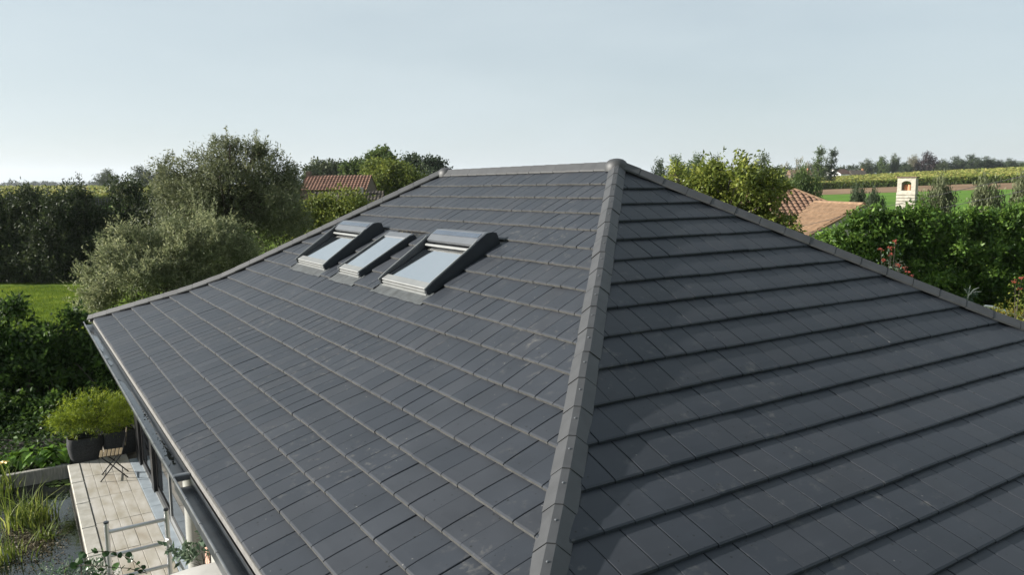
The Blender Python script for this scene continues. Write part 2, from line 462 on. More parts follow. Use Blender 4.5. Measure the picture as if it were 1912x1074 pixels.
MT = {
    'tile': tile_mat(),
    'edge': mat('sunlit_dusty_nose', (0.050, 0.050, 0.048), 0.7, var=0.35, scale=14, bump=0.1, bscale=120),  # pale noses for the left face alone: dust plus painted-in sunlight
    'hip': mat('hip_tile_clay', (0.040, 0.041, 0.043), 0.55, var=0.16, scale=6, bump=0.08, bscale=150),
    'zinc': mat('grey_zinc', (0.16, 0.165, 0.17), 0.35, 0.6, var=0.2, scale=5),
    'gutter': mat('dark_gutter_metal', (0.05, 0.055, 0.06), 0.30, 0.3, var=0.3, scale=7),
    'water': mirror_mat('still_water', (0.010, 0.013, 0.010), 0.03, bump=0.10, bscale=9),
    'gwater': mirror_mat('gutter_water', (0.03, 0.033, 0.035), 0.04, bump=0.05, bscale=14),
    'moss': mat('dark_moss', (0.02, 0.022, 0.014), 0.95, var=0.5, scale=60, bump=0.6),
    'eave': mat('eave_strip', (0.17, 0.165, 0.155), 0.65, var=0.15, scale=9),
    'silver': mat('silver_aluminium', (0.095, 0.102, 0.112), 0.42, 0.1, var=0.06, scale=4),
    'silverpale': mat('pale_aluminium', (0.17, 0.175, 0.172), 0.5, 0.1, var=0.08, scale=6),
    'anth': mat('anthracite_aluminium', (0.026, 0.030, 0.036), 0.38, 0.2, var=0.12, scale=6),
    'solar': mat('dark_solar_strip', (0.06, 0.075, 0.10), 0.15, 0.1, var=0.1, scale=4),
    'lead': mat('lead_apron', (0.045, 0.05, 0.052), 0.75, 0.0, var=0.35, scale=7, bump=0.3, bscale=25),
    'black': mat('black_steel', (0.010, 0.010, 0.011), 0.4, 0.2, var=0.2, scale=5),
    'sash': mat('pale_green_sash', (0.42, 0.46, 0.40), 0.5, var=0.06, scale=5),
    'blind': mat('pale_blind', (0.78, 0.90, 0.95), 0.6, var=0.02, scale=3),
    'glass': pane_glass('window_glass'),
    'dglass': mirror_mat('dark_glass', (0.012, 0.014, 0.016), 0.03),
    'render': mat('grey_render', (0.30, 0.30, 0.27), 0.85, var=0.15, scale=5, bump=0.2),
    'brick': mat('pink_brick', (0.45, 0.27, 0.20), 0.85, var=0.25, scale=20, bump=0.5),
    'column': mat('column_paint', (0.30, 0.30, 0.27), 0.45, var=0.12, scale=4),
    'blue': mat('bluestone', (0.26, 0.30, 0.33), 0.6, var=0.14, scale=5, bump=0.1),
    'soffit': mat('soffit', (0.10, 0.095, 0.09), 0.8, var=0.1),
    'plank': mat('bleached_paving', (0.28, 0.255, 0.20), 0.85, col2=(0.42, 0.40, 0.36), scale=2.6, bump=0.25, bscale=70, detail=9, stretch=(2.2, .8, 1)),
    'plank2': mat('warm_paving', (0.26, 0.225, 0.17), 0.85, col2=(0.40, 0.375, 0.325), scale=2.4, bump=0.25, bscale=70, detail=9, stretch=(2.2, .8, 1)),
    'cope': mat('pale_coping', (0.28, 0.265, 0.22), 0.85, col2=(0.40, 0.385, 0.345), scale=5, bump=0.5, bscale=18),
    'joint': mat('dark_joint', (0.06, 0.055, 0.045), 0.95, var=0.3),
    'steel': mat('brushed_steel_tube', (0.50, 0.50, 0.50), 0.36, 0.75, var=0.1, scale=6),
    'greywood': mat('weathered_grey_wood', (0.24, 0.23, 0.20), 0.85, var=0.25, scale=6, bump=0.4, stretch=(6, 1, 1)),
    'slatwood': mat('oiled_slat_wood', (0.15, 0.115, 0.065), 0.6, var=0.3, scale=12),
    'felt': mat('grey_planter_fabric', (0.030, 0.031, 0.032), 0.95, var=0.4, scale=40, bump=0.6, bscale=90),
    'soil': mat('dark_soil', (0.022, 0.018, 0.012), 0.95, var=0.5, scale=20, bump=0.8, bscale=30),
    'bark': mat('brown_bark', (0.055, 0.045, 0.034), 0.95, var=0.4, scale=12, bump=0.8, bscale=25),
    'canopy': mat('pale_canopy', (0.38, 0.375, 0.35), 0.7, var=0.12, scale=3, bump=0.1),
    'clay': mat('orange_clay_tile', (0.115, 0.066, 0.042), 0.85, col2=(0.22, 0.128, 0.078), scale=3.5, bump=0.2, detail=9),
    'clay2': mat('pale_orange_clay_tile', (0.14, 0.086, 0.048), 0.88, col2=(0.235, 0.148, 0.085), scale=3.5, bump=0.2, detail=9),
    'clayred': mat('red_pantile', (0.11, 0.055, 0.036), 0.9, col2=(0.21, 0.110, 0.072), scale=2.5, detail=10),
    'claydark': mat('dark_pantile', (0.045, 0.036, 0.026), 0.9, var=0.45, scale=3, bump=0.4),  # dark brown pantile, strongly mottled
    'whitebrick': mat('white_painted_brick', (0.36, 0.34, 0.28), 0.88, var=0.2, scale=8, bump=0.3),
    'white': mat('white_paint', (0.72, 0.72, 0.70), 0.6, var=0.06),
    'terra': mat('terracotta', (0.42, 0.20, 0.10), 0.8, var=0.15),
    'cable': mat('black_cable', (0.03, 0.03, 0.032), 0.6),
    'darkbrick': mat('dark_brick_wall', (0.10, 0.07, 0.055), 0.9, var=0.3, scale=6),
    'plough': mat('ploughed_soil', (0.20, 0.135, 0.085), 0.95, var=0.18, scale=0.08, bump=0.2, spec=0.05),
    'meadow': mat('green_meadow', (0.07, 0.145, 0.02), 0.9, col2=(0.105, 0.19, 0.03), scale=0.15, detail=9, spec=0.05),
    'grass': mat('lawn_grass', (0.050, 0.088, 0.010), 0.9, col2=(0.115, 0.165, 0.018), scale=0.55, bump=0.8, bscale=12, detail=10, spec=0.05),
    'wood_hill': mat('wooded_hill', (0.030, 0.048, 0.022), 0.95, col2=(0.060, 0.085, 0.040), scale=0.02, detail=10),
    'L_willow': leaf_mat('willow_leaves', (0.058, 0.070, 0.032), (0.120, 0.138, 0.068), (0.23, 0.245, 0.14), 0.32),
    'L_pale': leaf_mat('pale_willow_leaves', (0.085, 0.108, 0.050), (0.165, 0.190, 0.095), (0.32, 0.335, 0.18), 0.42),
    'L_hedge': leaf_mat('hedge_leaves', (0.018, 0.030, 0.011), (0.040, 0.058, 0.022), (0.085, 0.105, 0.045), 0.25),
    'L_laurel': leaf_mat('laurel_leaves', (0.030, 0.068, 0.012), (0.082, 0.155, 0.026), (0.20, 0.32, 0.06), 0.42, 0.45, 0.25),
    'L_dark': leaf_mat('dark_shrub_leaves', (0.014, 0.032, 0.008), (0.040, 0.080, 0.016), (0.10, 0.18, 0.032), 0.35, 0.5, 0.18),
    'L_walnut': leaf_mat('walnut_leaves', (0.065, 0.090, 0.018), (0.15, 0.19, 0.035), (0.33, 0.35, 0.085), 0.45, 0.4),
    'L_green': leaf_mat('mid_green_leaves', (0.038, 0.065, 0.018), (0.075, 0.115, 0.030), (0.14, 0.185, 0.05), 0.35),
    'L_yellow': leaf_mat('yellow_green_leaves', (0.065, 0.095, 0.018), (0.13, 0.165, 0.030), (0.22, 0.24, 0.05), 0.4),
    'L_far': leaf_mat('far_tree_leaves', (0.040, 0.056, 0.026), (0.075, 0.095, 0.045), (0.12, 0.14, 0.07), 0.2),
    'L_fardk': leaf_mat('dark_far_leaves', (0.026, 0.042, 0.020), (0.048, 0.070, 0.034), (0.085, 0.11, 0.05), 0.2),
    'L_copper': leaf_mat('copper_leaves', (0.022, 0.016, 0.018), (0.042, 0.030, 0.030), (0.07, 0.05, 0.048), 0.15),
    'L_thin': leaf_mat('thin_pale_leaves', (0.12, 0.12, 0.075), (0.19, 0.18, 0.12), (0.27, 0.25, 0.18), 0.3),
    'L_bamboo': leaf_mat('bamboo_leaves', (0.080, 0.125, 0.012), (0.18, 0.25, 0.022), (0.34, 0.41, 0.05), 0.45),
    'L_reed': leaf_mat('reed_blades', (0.050, 0.085, 0.014), (0.11, 0.155, 0.026), (0.28, 0.31, 0.08), 0.4),
    'L_hosta': leaf_mat('hosta_leaves', (0.050, 0.11, 0.014), (0.095, 0.19, 0.022), (0.17, 0.29, 0.04), 0.35, 0.35),
    'L_lily': leaf_mat('lily_pads', (0.05, 0.085, 0.018), (0.085, 0.13, 0.030), (0.15, 0.19, 0.06), 0.1, 0.3),
    'L_vine': leaf_mat('vine_leaves', (0.016, 0.040, 0.014), (0.030, 0.070, 0.022), (0.065, 0.13, 0.035), 0.25, 0.35),
    'L_sage': leaf_mat('grey_green_leaves', (0.045, 0.075, 0.050), (0.085, 0.13, 0.085), (0.17, 0.22, 0.15), 0.3),
    'L_corn': leaf_mat('maize', (0.050, 0.085, 0.014), (0.125, 0.165, 0.028), (0.30, 0.27, 0.075), 0.3),
    'L_autumn': leaf_mat('autumn_leaves', (0.09, 0.12, 0.02), (0.22, 0.19, 0.03), (0.36, 0.15, 0.03), 0.35),
    'red': mat('red_berries', (0.22, 0.045, 0.028), 0.4, var=0.3, scale=30),
    'orangeflower': mat('coral_flower', (0.62, 0.20, 0.10), 0.6, var=0.3, scale=30),
    'yellowpetal': mat('pale_yellow_petal', (0.80, 0.62, 0.25), 0.6, var=0.15),
    'plume': mat('white_plume', (0.55, 0.55, 0.48), 0.9, var=0.1),
    'litter': leaf_mat('fallen_leaves', (0.05, 0.04, 0.02), (0.11, 0.09, 0.05), (0.25, 0.22, 0.15), 0.1),
    'grassblade': leaf_mat('grass_blades', (0.050, 0.09, 0.010), (0.10, 0.155, 0.018), (0.20, 0.25, 0.035), 0.4, 0.9, 0.03),
}

# ------------------------------------------------------------------ terrain
CX, CY = CAM[0], CAM[1]
FH = np.array([math.sin(YAW), math.cos(YAW)])
RH = np.array([math.cos(YAW), -math.sin(YAW)])
GROUND = -0.40


def sstep(a, b, x):
    t = np.clip((np.asarray(x, float) - a) / (b - a), 0, 1)
    return t * t * (3 - 2 * t)


def hgt(x, y):
    """ground height: flat round the house, gently rising fields beyond, steeper to the right"""
    dx, dy = np.asarray(x, float) - CX, np.asarray(y, float) - CY
    f = dx * FH[0] + dy * FH[1]
    r = dx * RH[0] + dy * RH[1]
    D = np.sqrt(dx * dx + dy * dy)
    ang = np.arctan2(r, f)
    wr = sstep(0.25, 0.62, ang) * (1 - sstep(1.4, 2.4, ang))
    run = np.clip(D - 48, 0, 378)
    rise = run * (0.0165 + 0.0120 * wr) * sstep(48, 90, D)
    # past the crest the land falls away slowly
    fall = np.clip(D - 440, 0, 3000) * 0.006
    return GROUND + rise - np.minimum(fall, 9) + 0.25 * np.sin(x * 0.021) * np.sin(y * 0.017) * sstep(70, 160, D)


def sheet(name, material, a0, a1, d0, d1, na, nd, lift, kind='structure'):
    """a patch of land in directions a0..a1 (photo x) and distances d0..d1, draped on the terrain"""
    A = np.linspace(math.atan((a0 - PW / 2) / PF), math.atan((a1 - PW / 2) / PF), na)
    Dd = np.geomspace(d0, d1, nd)
    V = []
    for d in Dd:
        for a in A:
            x = CX + d * (FH[0] * math.cos(a) + RH[0] * math.sin(a))
            y = CY + d * (FH[1] * math.cos(a) + RH[1] * math.sin(a))
            V.append((x, y, float(hgt(x, y)) + lift))
    Q = [(i * na + j, i * na + j + 1, (i + 1) * na + j + 1, (i + 1) * na + j) for i in range(nd - 1) for j in range(na - 1)]
    o = link(name, np_mesh(name, V, Q, smooth=True), material)
    return tag(o, kind=kind)


def polar_ground():
    na, rad = 160, np.concatenate(([0.5], np.geomspace(3, 7000, 90)))
    V, Q = [(CX, CY, GROUND)], []
    for d in rad:
        a = np.linspace(0, 2 * math.pi, na, endpoint=False)
        x = CX + d * (FH[0] * np.cos(a) + RH[0] * np.sin(a))
        y = CY + d * (FH[1] * np.cos(a) + RH[1] * np.sin(a))
        V += list(zip(x, y, hgt(x, y)))
    for i in range(len(rad) - 1):
        for j in range(na):
            k = (j + 1) % na
            Q.append((1 + i * na + j, 1 + i * na + k, 1 + (i + 1) * na + k, 1 + (i + 1) * na + j))
    o = link('ground', np_mesh('ground', V, Q, smooth=True), MT['grass'])
    tag(o, kind='structure')


polar_ground()

# ------------------------------------------------------------------ main house roof
TH, S0, DHIP, T12, T14, SR0 = 0.5355, 0.4410, 0.4795, 0.4395, 0.3599, 0.7426
MM, M2, GRR, LL = 1.0271, 0.8936, 1.0786, 14.0876 * G
THR, T12R, T14R = (math.atan(math.tan(t) / MM) for t in (TH, T12, T14))
B1, B2 = (11 + S0) * G, (13 + S0) * G
B1R = B1 * math.cos(TH) * MM / math.cos(THR)
B2R = B1R + 2 * G * math.cos(T12) * MM / math.cos(T12R)
GR = G * GRR


def prof(S, segs):
    p = z = prev = 0.0
    t_ = segs[0][1]
    for e, t in segs:
        d = min(S, e) - prev
        if d <= 0: break
        p += d * math.cos(t); z -= d * math.sin(t); prev = e; t_ = t
    return p, z, t_


SEG_L = [(B1, TH), (B2, T12), (99, T14)]
SEG_R = [(B1R, THR), (B2R, T12R), (99, T14R)]
SL = [(k + S0) * G for k in range(0, 19)]             # nose distances, left face
pE, zE, _ = prof(SL[18], SEG_L)
SR = [k * GR + SR0 * G for k in range(0, 18)]
XE, ZE = -pE, zE + Z0                                 # left eave
YN, YF = -MM * pE, LL + M2 * pE                       # front and far eave corners
BASE = -0.036                                         # batten plane below the tile noses

house = thing('house', (0, 2.5, 0), 'large house with dark grey flat-tiled hipped roof and three skylights', 'house')
roof_pts, roof_f = [], []


def ring(S):
    p, z, _ = prof(S, SEG_L)
    zz = z + Z0 + BASE - 0.02
    return [(-p, -MM * p, zz), (p, -MM * p, zz), (p, LL + M2 * p, zz), (-p, LL + M2 * p, zz)]


rb = MB()
rings = [ring(s) for s in (0.02, B1, B2, SL[18] - 0.03)]
for i in range(3):
    for k in range(4):
        a, b_ = rings[i], rings[i + 1]
        j = (k + 1) % 4
        rb.poly([a[k], a[j], b_[j], b_[k]], [(0, 1, 2, 3)])
rb.poly(rings[0], [(0, 1, 2, 3)])
e = rings[3]
low = [(x, y, z - 0.12) for x, y, z in e]
for k in range(4):
    j = (k + 1) % 4
    rb.poly([e[k], e[j], low[j], low[k]], [(0, 1, 2, 3)])
rb.poly(low, [(0, 1, 2, 3)])
roof = rb.build('roof', MT['anth'], house)

# --- one tile, nose at v = 0, up-slope negative
TW_L, TW_R = 0.2585, 0.2720
PROFILE = [(-0.41, 0.006), (-0.22, 0.026), (-0.10, 0.0375), (-0.018, 0.042), (-0.003, 0.037), (0.0, 0.0155)]


def tile_template(w, gs, gap):
    W = w / 2 - gap
    cols = [(-W, None), (-W, -0.0025), (-W + 0.004, 0), (W - 0.004, 0), (W, -0.0025), (W, None)]
    V, Q = [], []
    for v_, h in PROFILE:
        for u_, dh in cols:
            V.append((u_, v_ * gs, (h + dh) if dh is not None else max(0.0, h - 0.03)))
    for i in range(len(PROFILE) - 1):
        for j in range(5):
            a = i * 6 + j
            Q.append((a, a + 1, a + 7, a + 6))
    return V, Q


TPL = {}
for face, w, gs in (('L', TW_L, 1.0), ('R', TW_R, GRR)):
    for gi, gap in enumerate((0.002, 0.003, 0.0045, 0.0065)):
        V, Q = tile_template(w, gs, gap)
        me = bpy.data.meshes.new('tile')
        me.from_pydata(V, [], Q)
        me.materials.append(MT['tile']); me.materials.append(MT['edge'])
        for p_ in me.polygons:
            if p_.index >= 20 and face == 'L': p_.material_index = 1          # the last profile row is the nose, painted paler on the sunlit face only
        me.update()
        TPL[face, gi] = (np.array(V), Q, me)

SKY = [  # y0, y1 of the roof cut-outs, courses 6..9
    (0.34, 1.90), (2.66, 3.66), (4.14, 5.74)]
OFFC = 0.055                    # tiles are cut this far from the hip line, under the hip tiles
cand = []                       # (size, face, gi, matrix, planes)


def add_face(face):
    segs = SEG_L if face == 'L' else SEG_R
    noses = SL if face == 'L' else SR
    w = TW_L if face == 'L' else TW_R
    gg = G if face == 'L' else GR
    for k in range(1, len(noses)):
        S = noses[k]
        p, z, _ = prof(S, segs)
        p0, z0, _ = prof(max(S - gg, 0.0), segs)
        t = math.atan2(z0 - z, p - p0)
        c, s = math.cos(t), math.sin(t)
        if face == 'L':
            vd, wd, ud = Vector((-c, 0, -s)), Vector((-s, 0, c)), Vector((0, 1, 0))
            lo, hi = -MM * p, LL + M2 * p
        else:
            vd, wd, ud = Vector((0, -c, -s)), Vector((0, -s, c)), Vector((-1, 0, 0))
            lo, hi = -p, p            # in u = -x
        off = (0.5 if k % 2 else 0.0) * w + (0.06 if face == 'L' else 0.03)
        n0, n1 = int(math.floor((lo - off) / w)) - 1, int(math.ceil((hi - off) / w)) + 1
        for i in range(n0, n1 + 1):
            u0 = i * w + off
            if u0 + w / 2 < lo + 0.0 or u0 - w / 2 > hi: continue
            u = u0 + random.gauss(0, 0.0012)
            if face == 'L':
                o = Vector((-p, u, z + Z0))
            else:
                o = Vector((-u, -p, z + Z0))
            o = o + wd * (BASE + random.gauss(0, 0.0010)) + vd * (random.gauss(0, 0.0012) + 0.0035 * math.sin(u * 1.7 + k * 2.1) + 0.002 * math.sin(u * 4.3 + k)) + wd * 0.0015 * math.sin(u * 2.3 + k * 1.7)
            m3 = Matrix((ud, vd, wd)).transposed().to_4x4()
            jit = Matrix.Rotation(random.gauss(0, 0.0022), 4, 'Z') @ Matrix.Rotation(random.gauss(0, 0.0022), 4, 'X') @ Matrix.Rotation(random.gauss(0, 0.0025), 4, 'Y')
            mw = Matrix.Translation(o) @ m3 @ jit
            # which cuts does it need (world planes: point, outward normal)
            cuts = []
            top = gg * 1.15
            if face == 'L':
                if u - w / 2 < lo + top * MM + 0.1: cuts.append((Vector((0, OFFC, 0)), Vector((MM, -1, 0)).normalized()))
                if u + w / 2 > hi - top * M2 - 0.1: cuts.append((Vector((0, LL - OFFC, 0)), Vector((M2, 1, 0)).normalized()))
            else:
                if u + w / 2 > hi - top - 0.1: cuts.append((Vector((OFFC, 0, 0)), Vector((-1, 1 / MM, 0)).normalized()))
                if u - w / 2 < lo + top + 0.1: cuts.append((Vector((-OFFC, 0, 0)), Vector((1, 1 / MM, 0)).normalized()))
            variants = [cuts]
            if face == 'L' and 6 <= k <= 9:
                for y0, y1 in SKY:
                    a, b_ = u - w / 2, u + w / 2
                    if b_ <= y0 or a >= y1: continue
                    variants = []
                    if a < y0 - 0.01: variants.append(cuts + [(Vector((0, y0, 0)), Vector((0, 1, 0)))])
                    if b_ > y1 + 0.01: variants.append(cuts + [(Vector((0, y1, 0)), Vector((0, -1, 0)))])
                    break
            px, py, d = to_px(o)
            size = -1.0
            if d > 1 and -60 < px < 1960 and 250 < py < 1130:
                vv = (Vector(CAM) - o); dist = vv.length
                size = abs(vv.dot(wd)) / dist / (dist * dist)
            gi = random.choices((0, 1, 2, 3), (5, 5, 3, 2))[0]
            for cs in variants:
                cand.append((size, face, gi, mw, cs))


add_face('L')
add_face('R')
cand.sort(key=lambda q: -q[0])


def cut_geometry(V, Q, mw, cuts, face):
    bm = bmesh.new()
    vs = [bm.verts.new(v) for v in V]
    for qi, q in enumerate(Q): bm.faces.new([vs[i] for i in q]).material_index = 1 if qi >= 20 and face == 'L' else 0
    inv = mw.inverted()
    for co, no in cuts:
        lc = inv @ co
        ln = (inv.to_3x3() @ no).normalized()
        geom = bm.verts[:] + bm.edges[:] + bm.faces[:]
        bmesh.ops.bisect_plane(bm, geom=geom, plane_co=lc, plane_no=ln, clear_outer=True)
    bm.verts.ensure_lookup_table()
    return bm


nind = 0
jv, jf, ja, jm = [], [], [], []
hl = Vector(ORG['house'])
for size, face, gi, mw, cuts in cand:
    V, Q, me = TPL[face, gi]
    need = False
    touched = cuts
    if cuts:
        wv = [mw @ Vector(v) for v in V]
        touched = [(c_, n_) for c_, n_ in cuts if any((q - c_).dot(n_) > 0 for q in wv)]
        if any(all((q - c_).dot(n_) > -0.002 for q in wv) for c_, n_ in touched): continue
    if touched:
        bm = cut_geometry(V, Q, mw, touched, face)
        if len(bm.faces) < 3:
            bm.free(); continue
        V2 = [v.co.copy() for v in bm.verts]
        bm.verts.index_update()
        Q2 = [[v.index for v in f.verts] for f in bm.faces]
        M2_ = [f.material_index for f in bm.faces]
        bm.free()
    if nind < 300 and size > 0:
        if touched:
            me = bpy.data.meshes.new('tile')
            me.from_pydata(V2, [], Q2)
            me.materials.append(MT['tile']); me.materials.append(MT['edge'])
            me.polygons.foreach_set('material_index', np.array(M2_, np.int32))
            me.update()
        o = link('tile', me, None, roof)
        o.matrix_local = Matrix.Translation(-hl) @ mw
        nind += 1
    else:
        VV, QQ = (V2, Q2) if touched else (V, Q)
        b0 = len(jv)
        jv += [tuple(mw @ Vector(v) - hl) for v in VV]
        jf += [tuple(i + b0 for i in q) for q in QQ]
        ja += [random.random()] * len(QQ)
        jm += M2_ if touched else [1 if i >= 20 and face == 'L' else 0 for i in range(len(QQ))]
me = bpy.data.meshes.new('roof_tiles')
me.from_pydata(jv, [], jf)
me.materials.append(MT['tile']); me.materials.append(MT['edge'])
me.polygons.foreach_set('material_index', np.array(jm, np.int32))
a_ = me.attributes.new('v', 'FLOAT', 'FACE'); a_.data.foreach_set('value', np.asarray(ja, np.float32))
me.update()
o = link('roof_tiles', me, MT['tile'], roof)
o['kind'] = 'stuff'


# --- ridge and hip tiles
def capping(path, pitch, name, first=0.0, skip_last=0.0, screws=True, ez=-0.040):
    path = [np.array(p, float) for p in path]
    seglen = [np.linalg.norm(path[i + 1] - path[i]) for i in range(len(path) - 1)]
    tot = sum(seglen)

    def pos(s):
        i = 0
        while i < len(seglen) - 1 and s > seglen[i]:
            s -= seglen[i]; i += 1
        d = (path[i + 1] - path[i]) / seglen[i]
        return path[i] + d * s
    s = first
    while s < tot - skip_last - 0.08:
        e_ = min(s + pitch - 0.006, tot - skip_last + 0.02)
        A, B = pos(s), pos(e_)
        d = (B - A) / np.linalg.norm(B - A)
        lat = np.cross(d, (0, 0, 1.0)); lat /= np.linalg.norm(lat)
        nn = np.cross(lat, d)
        m_ = MB()
        j = random.gauss(0, 0.0025)
        pr = [(-0.120, ez - 0.022), (-0.120, ez), (-0.029, 0.044), (0.029, 0.044), (0.120, ez), (0.120, ez - 0.022), (0.06, -0.03), (-0.06, -0.03)]
        pts = []
        for q, lift in ((A, -0.002), (B, 0.003)):
            for b_, c_ in pr:
                pts.append(q + lat * (b_ * 1.0 + j) + nn * (c_ + lift))
        n = len(pr)
        fs = [tuple(range(n - 1, -1, -1)), tuple(range(n, 2 * n))] + [(i, (i + 1) % n, n + (i + 1) % n, n + i) for i in range(n)]
        m_.poly(pts, fs)
        t_ = m_.build(name, MT['hip'], house)
        if screws and depth_of(A) < 11:
            q = A + d * pitch * 0.42 + nn * 0.045
            sc_ = MB()
            sc_.tube([q, q + nn * 0.004, q + nn * 0.009], [0.009, 0.009, 0.005], n=8)
            sc_.build('screw', MT['silver'], t_)
        s += pitch


def hip_path(sx, sy, m_, y0, up=0.0):
    P_ = []
    for S in (0.0, B1, B2, SL[18] + 0.03):
        p, z, _ = prof(S, SEG_L)
        P_.append((sx * p, y0 + sy * m_ * p, z + Z0 + up))
    return P_


def underlay(path, ez):
    path = [np.array(p, float) for p in path]
    q_ = MB()
    for A, B in zip(path[:-1], path[1:]):
        d = (B - A) / np.linalg.norm(B - A)
        lat = np.cross(d, (0, 0, 1.0)); lat /= np.linalg.norm(lat); nn = np.cross(lat, d)
        q_.prism([(-0.105, ez - 0.03), (-0.105, ez - 0.008), (-0.029, 0.034), (0.029, 0.034), (0.105, ez - 0.008), (0.105, ez - 0.03)], A, lat, nn, B - A)
    q_.build('capping_batten', MT['black'], house)


underlay(hip_path(-1, -1, MM, 0.0), -0.040)
underlay(hip_path(-1, 1, M2, LL, 0.044), -0.085)
underlay(hip_path(1, -1, MM, 0.0, 0.03), -0.085)
underlay([(0, 0.06, Z0), (0, LL - 0.05, Z0)], -0.062)
capping(hip_path(-1, -1, MM, 0.0), 0.385, 'hip_tile', first=0.06)
capping(hip_path(-1, 1, M2, LL, 0.044), 0.350, 'hip_tile', first=0.0, screws=False)
capping(hip_path(1, -1, MM, 0.0, 0.03), 0.350, 'hip_tile', first=0.0, screws=False)
capping(hip_path(1, 1, M2, LL, 0.03), 0.350, 'hip_tile', first=0.0, screws=False)
capping([(0, 0.06, Z0 + 0.0), (0, LL - 0.05, Z0 + 0.0)], 0.33, 'ridge_tile', screws=False, ez=-0.062)
for yy, sg in ((0.0, -1), (LL, 1)):
    c_ = MB()
    prf = [(0.185, -0.10), (0.190, -0.05), (0.178, 0.0), (0.150, 0.040), (0.105, 0.068), (0.05, 0.080), (0.004, 0.083)]
    c_.lathe(prf, (0, yy + sg * -0.02, Z0 + 0.005), n=28, sx=0.86, sy=0.92)
    c_.build('ridge_cap', MT['hip'], house, smooth=True)

# --- skylights: local frame y (along eave), s (down slope), h (up from tile noses)
cT, sT = math.cos(TH), math.sin(TH)


def sp(y, s, h):
    return np.array((-s * cT - h * sT, y, Z0 - s * sT + h * cT))


AY, AS, AH = np.array((0, 1.0, 0)), np.array((-cT, 0, -sT)), np.array((-sT, 0, cT))


def sbox(m_, y0, y1, s0, s1, h0, h1, bev=0.006):
    m_.box(sp((y0 + y1) / 2, (s0 + s1) / 2, (h0 + h1) / 2), (y1 - y0, s1 - s0, h1 - h0), (AY, AS, AH), bev=bev)


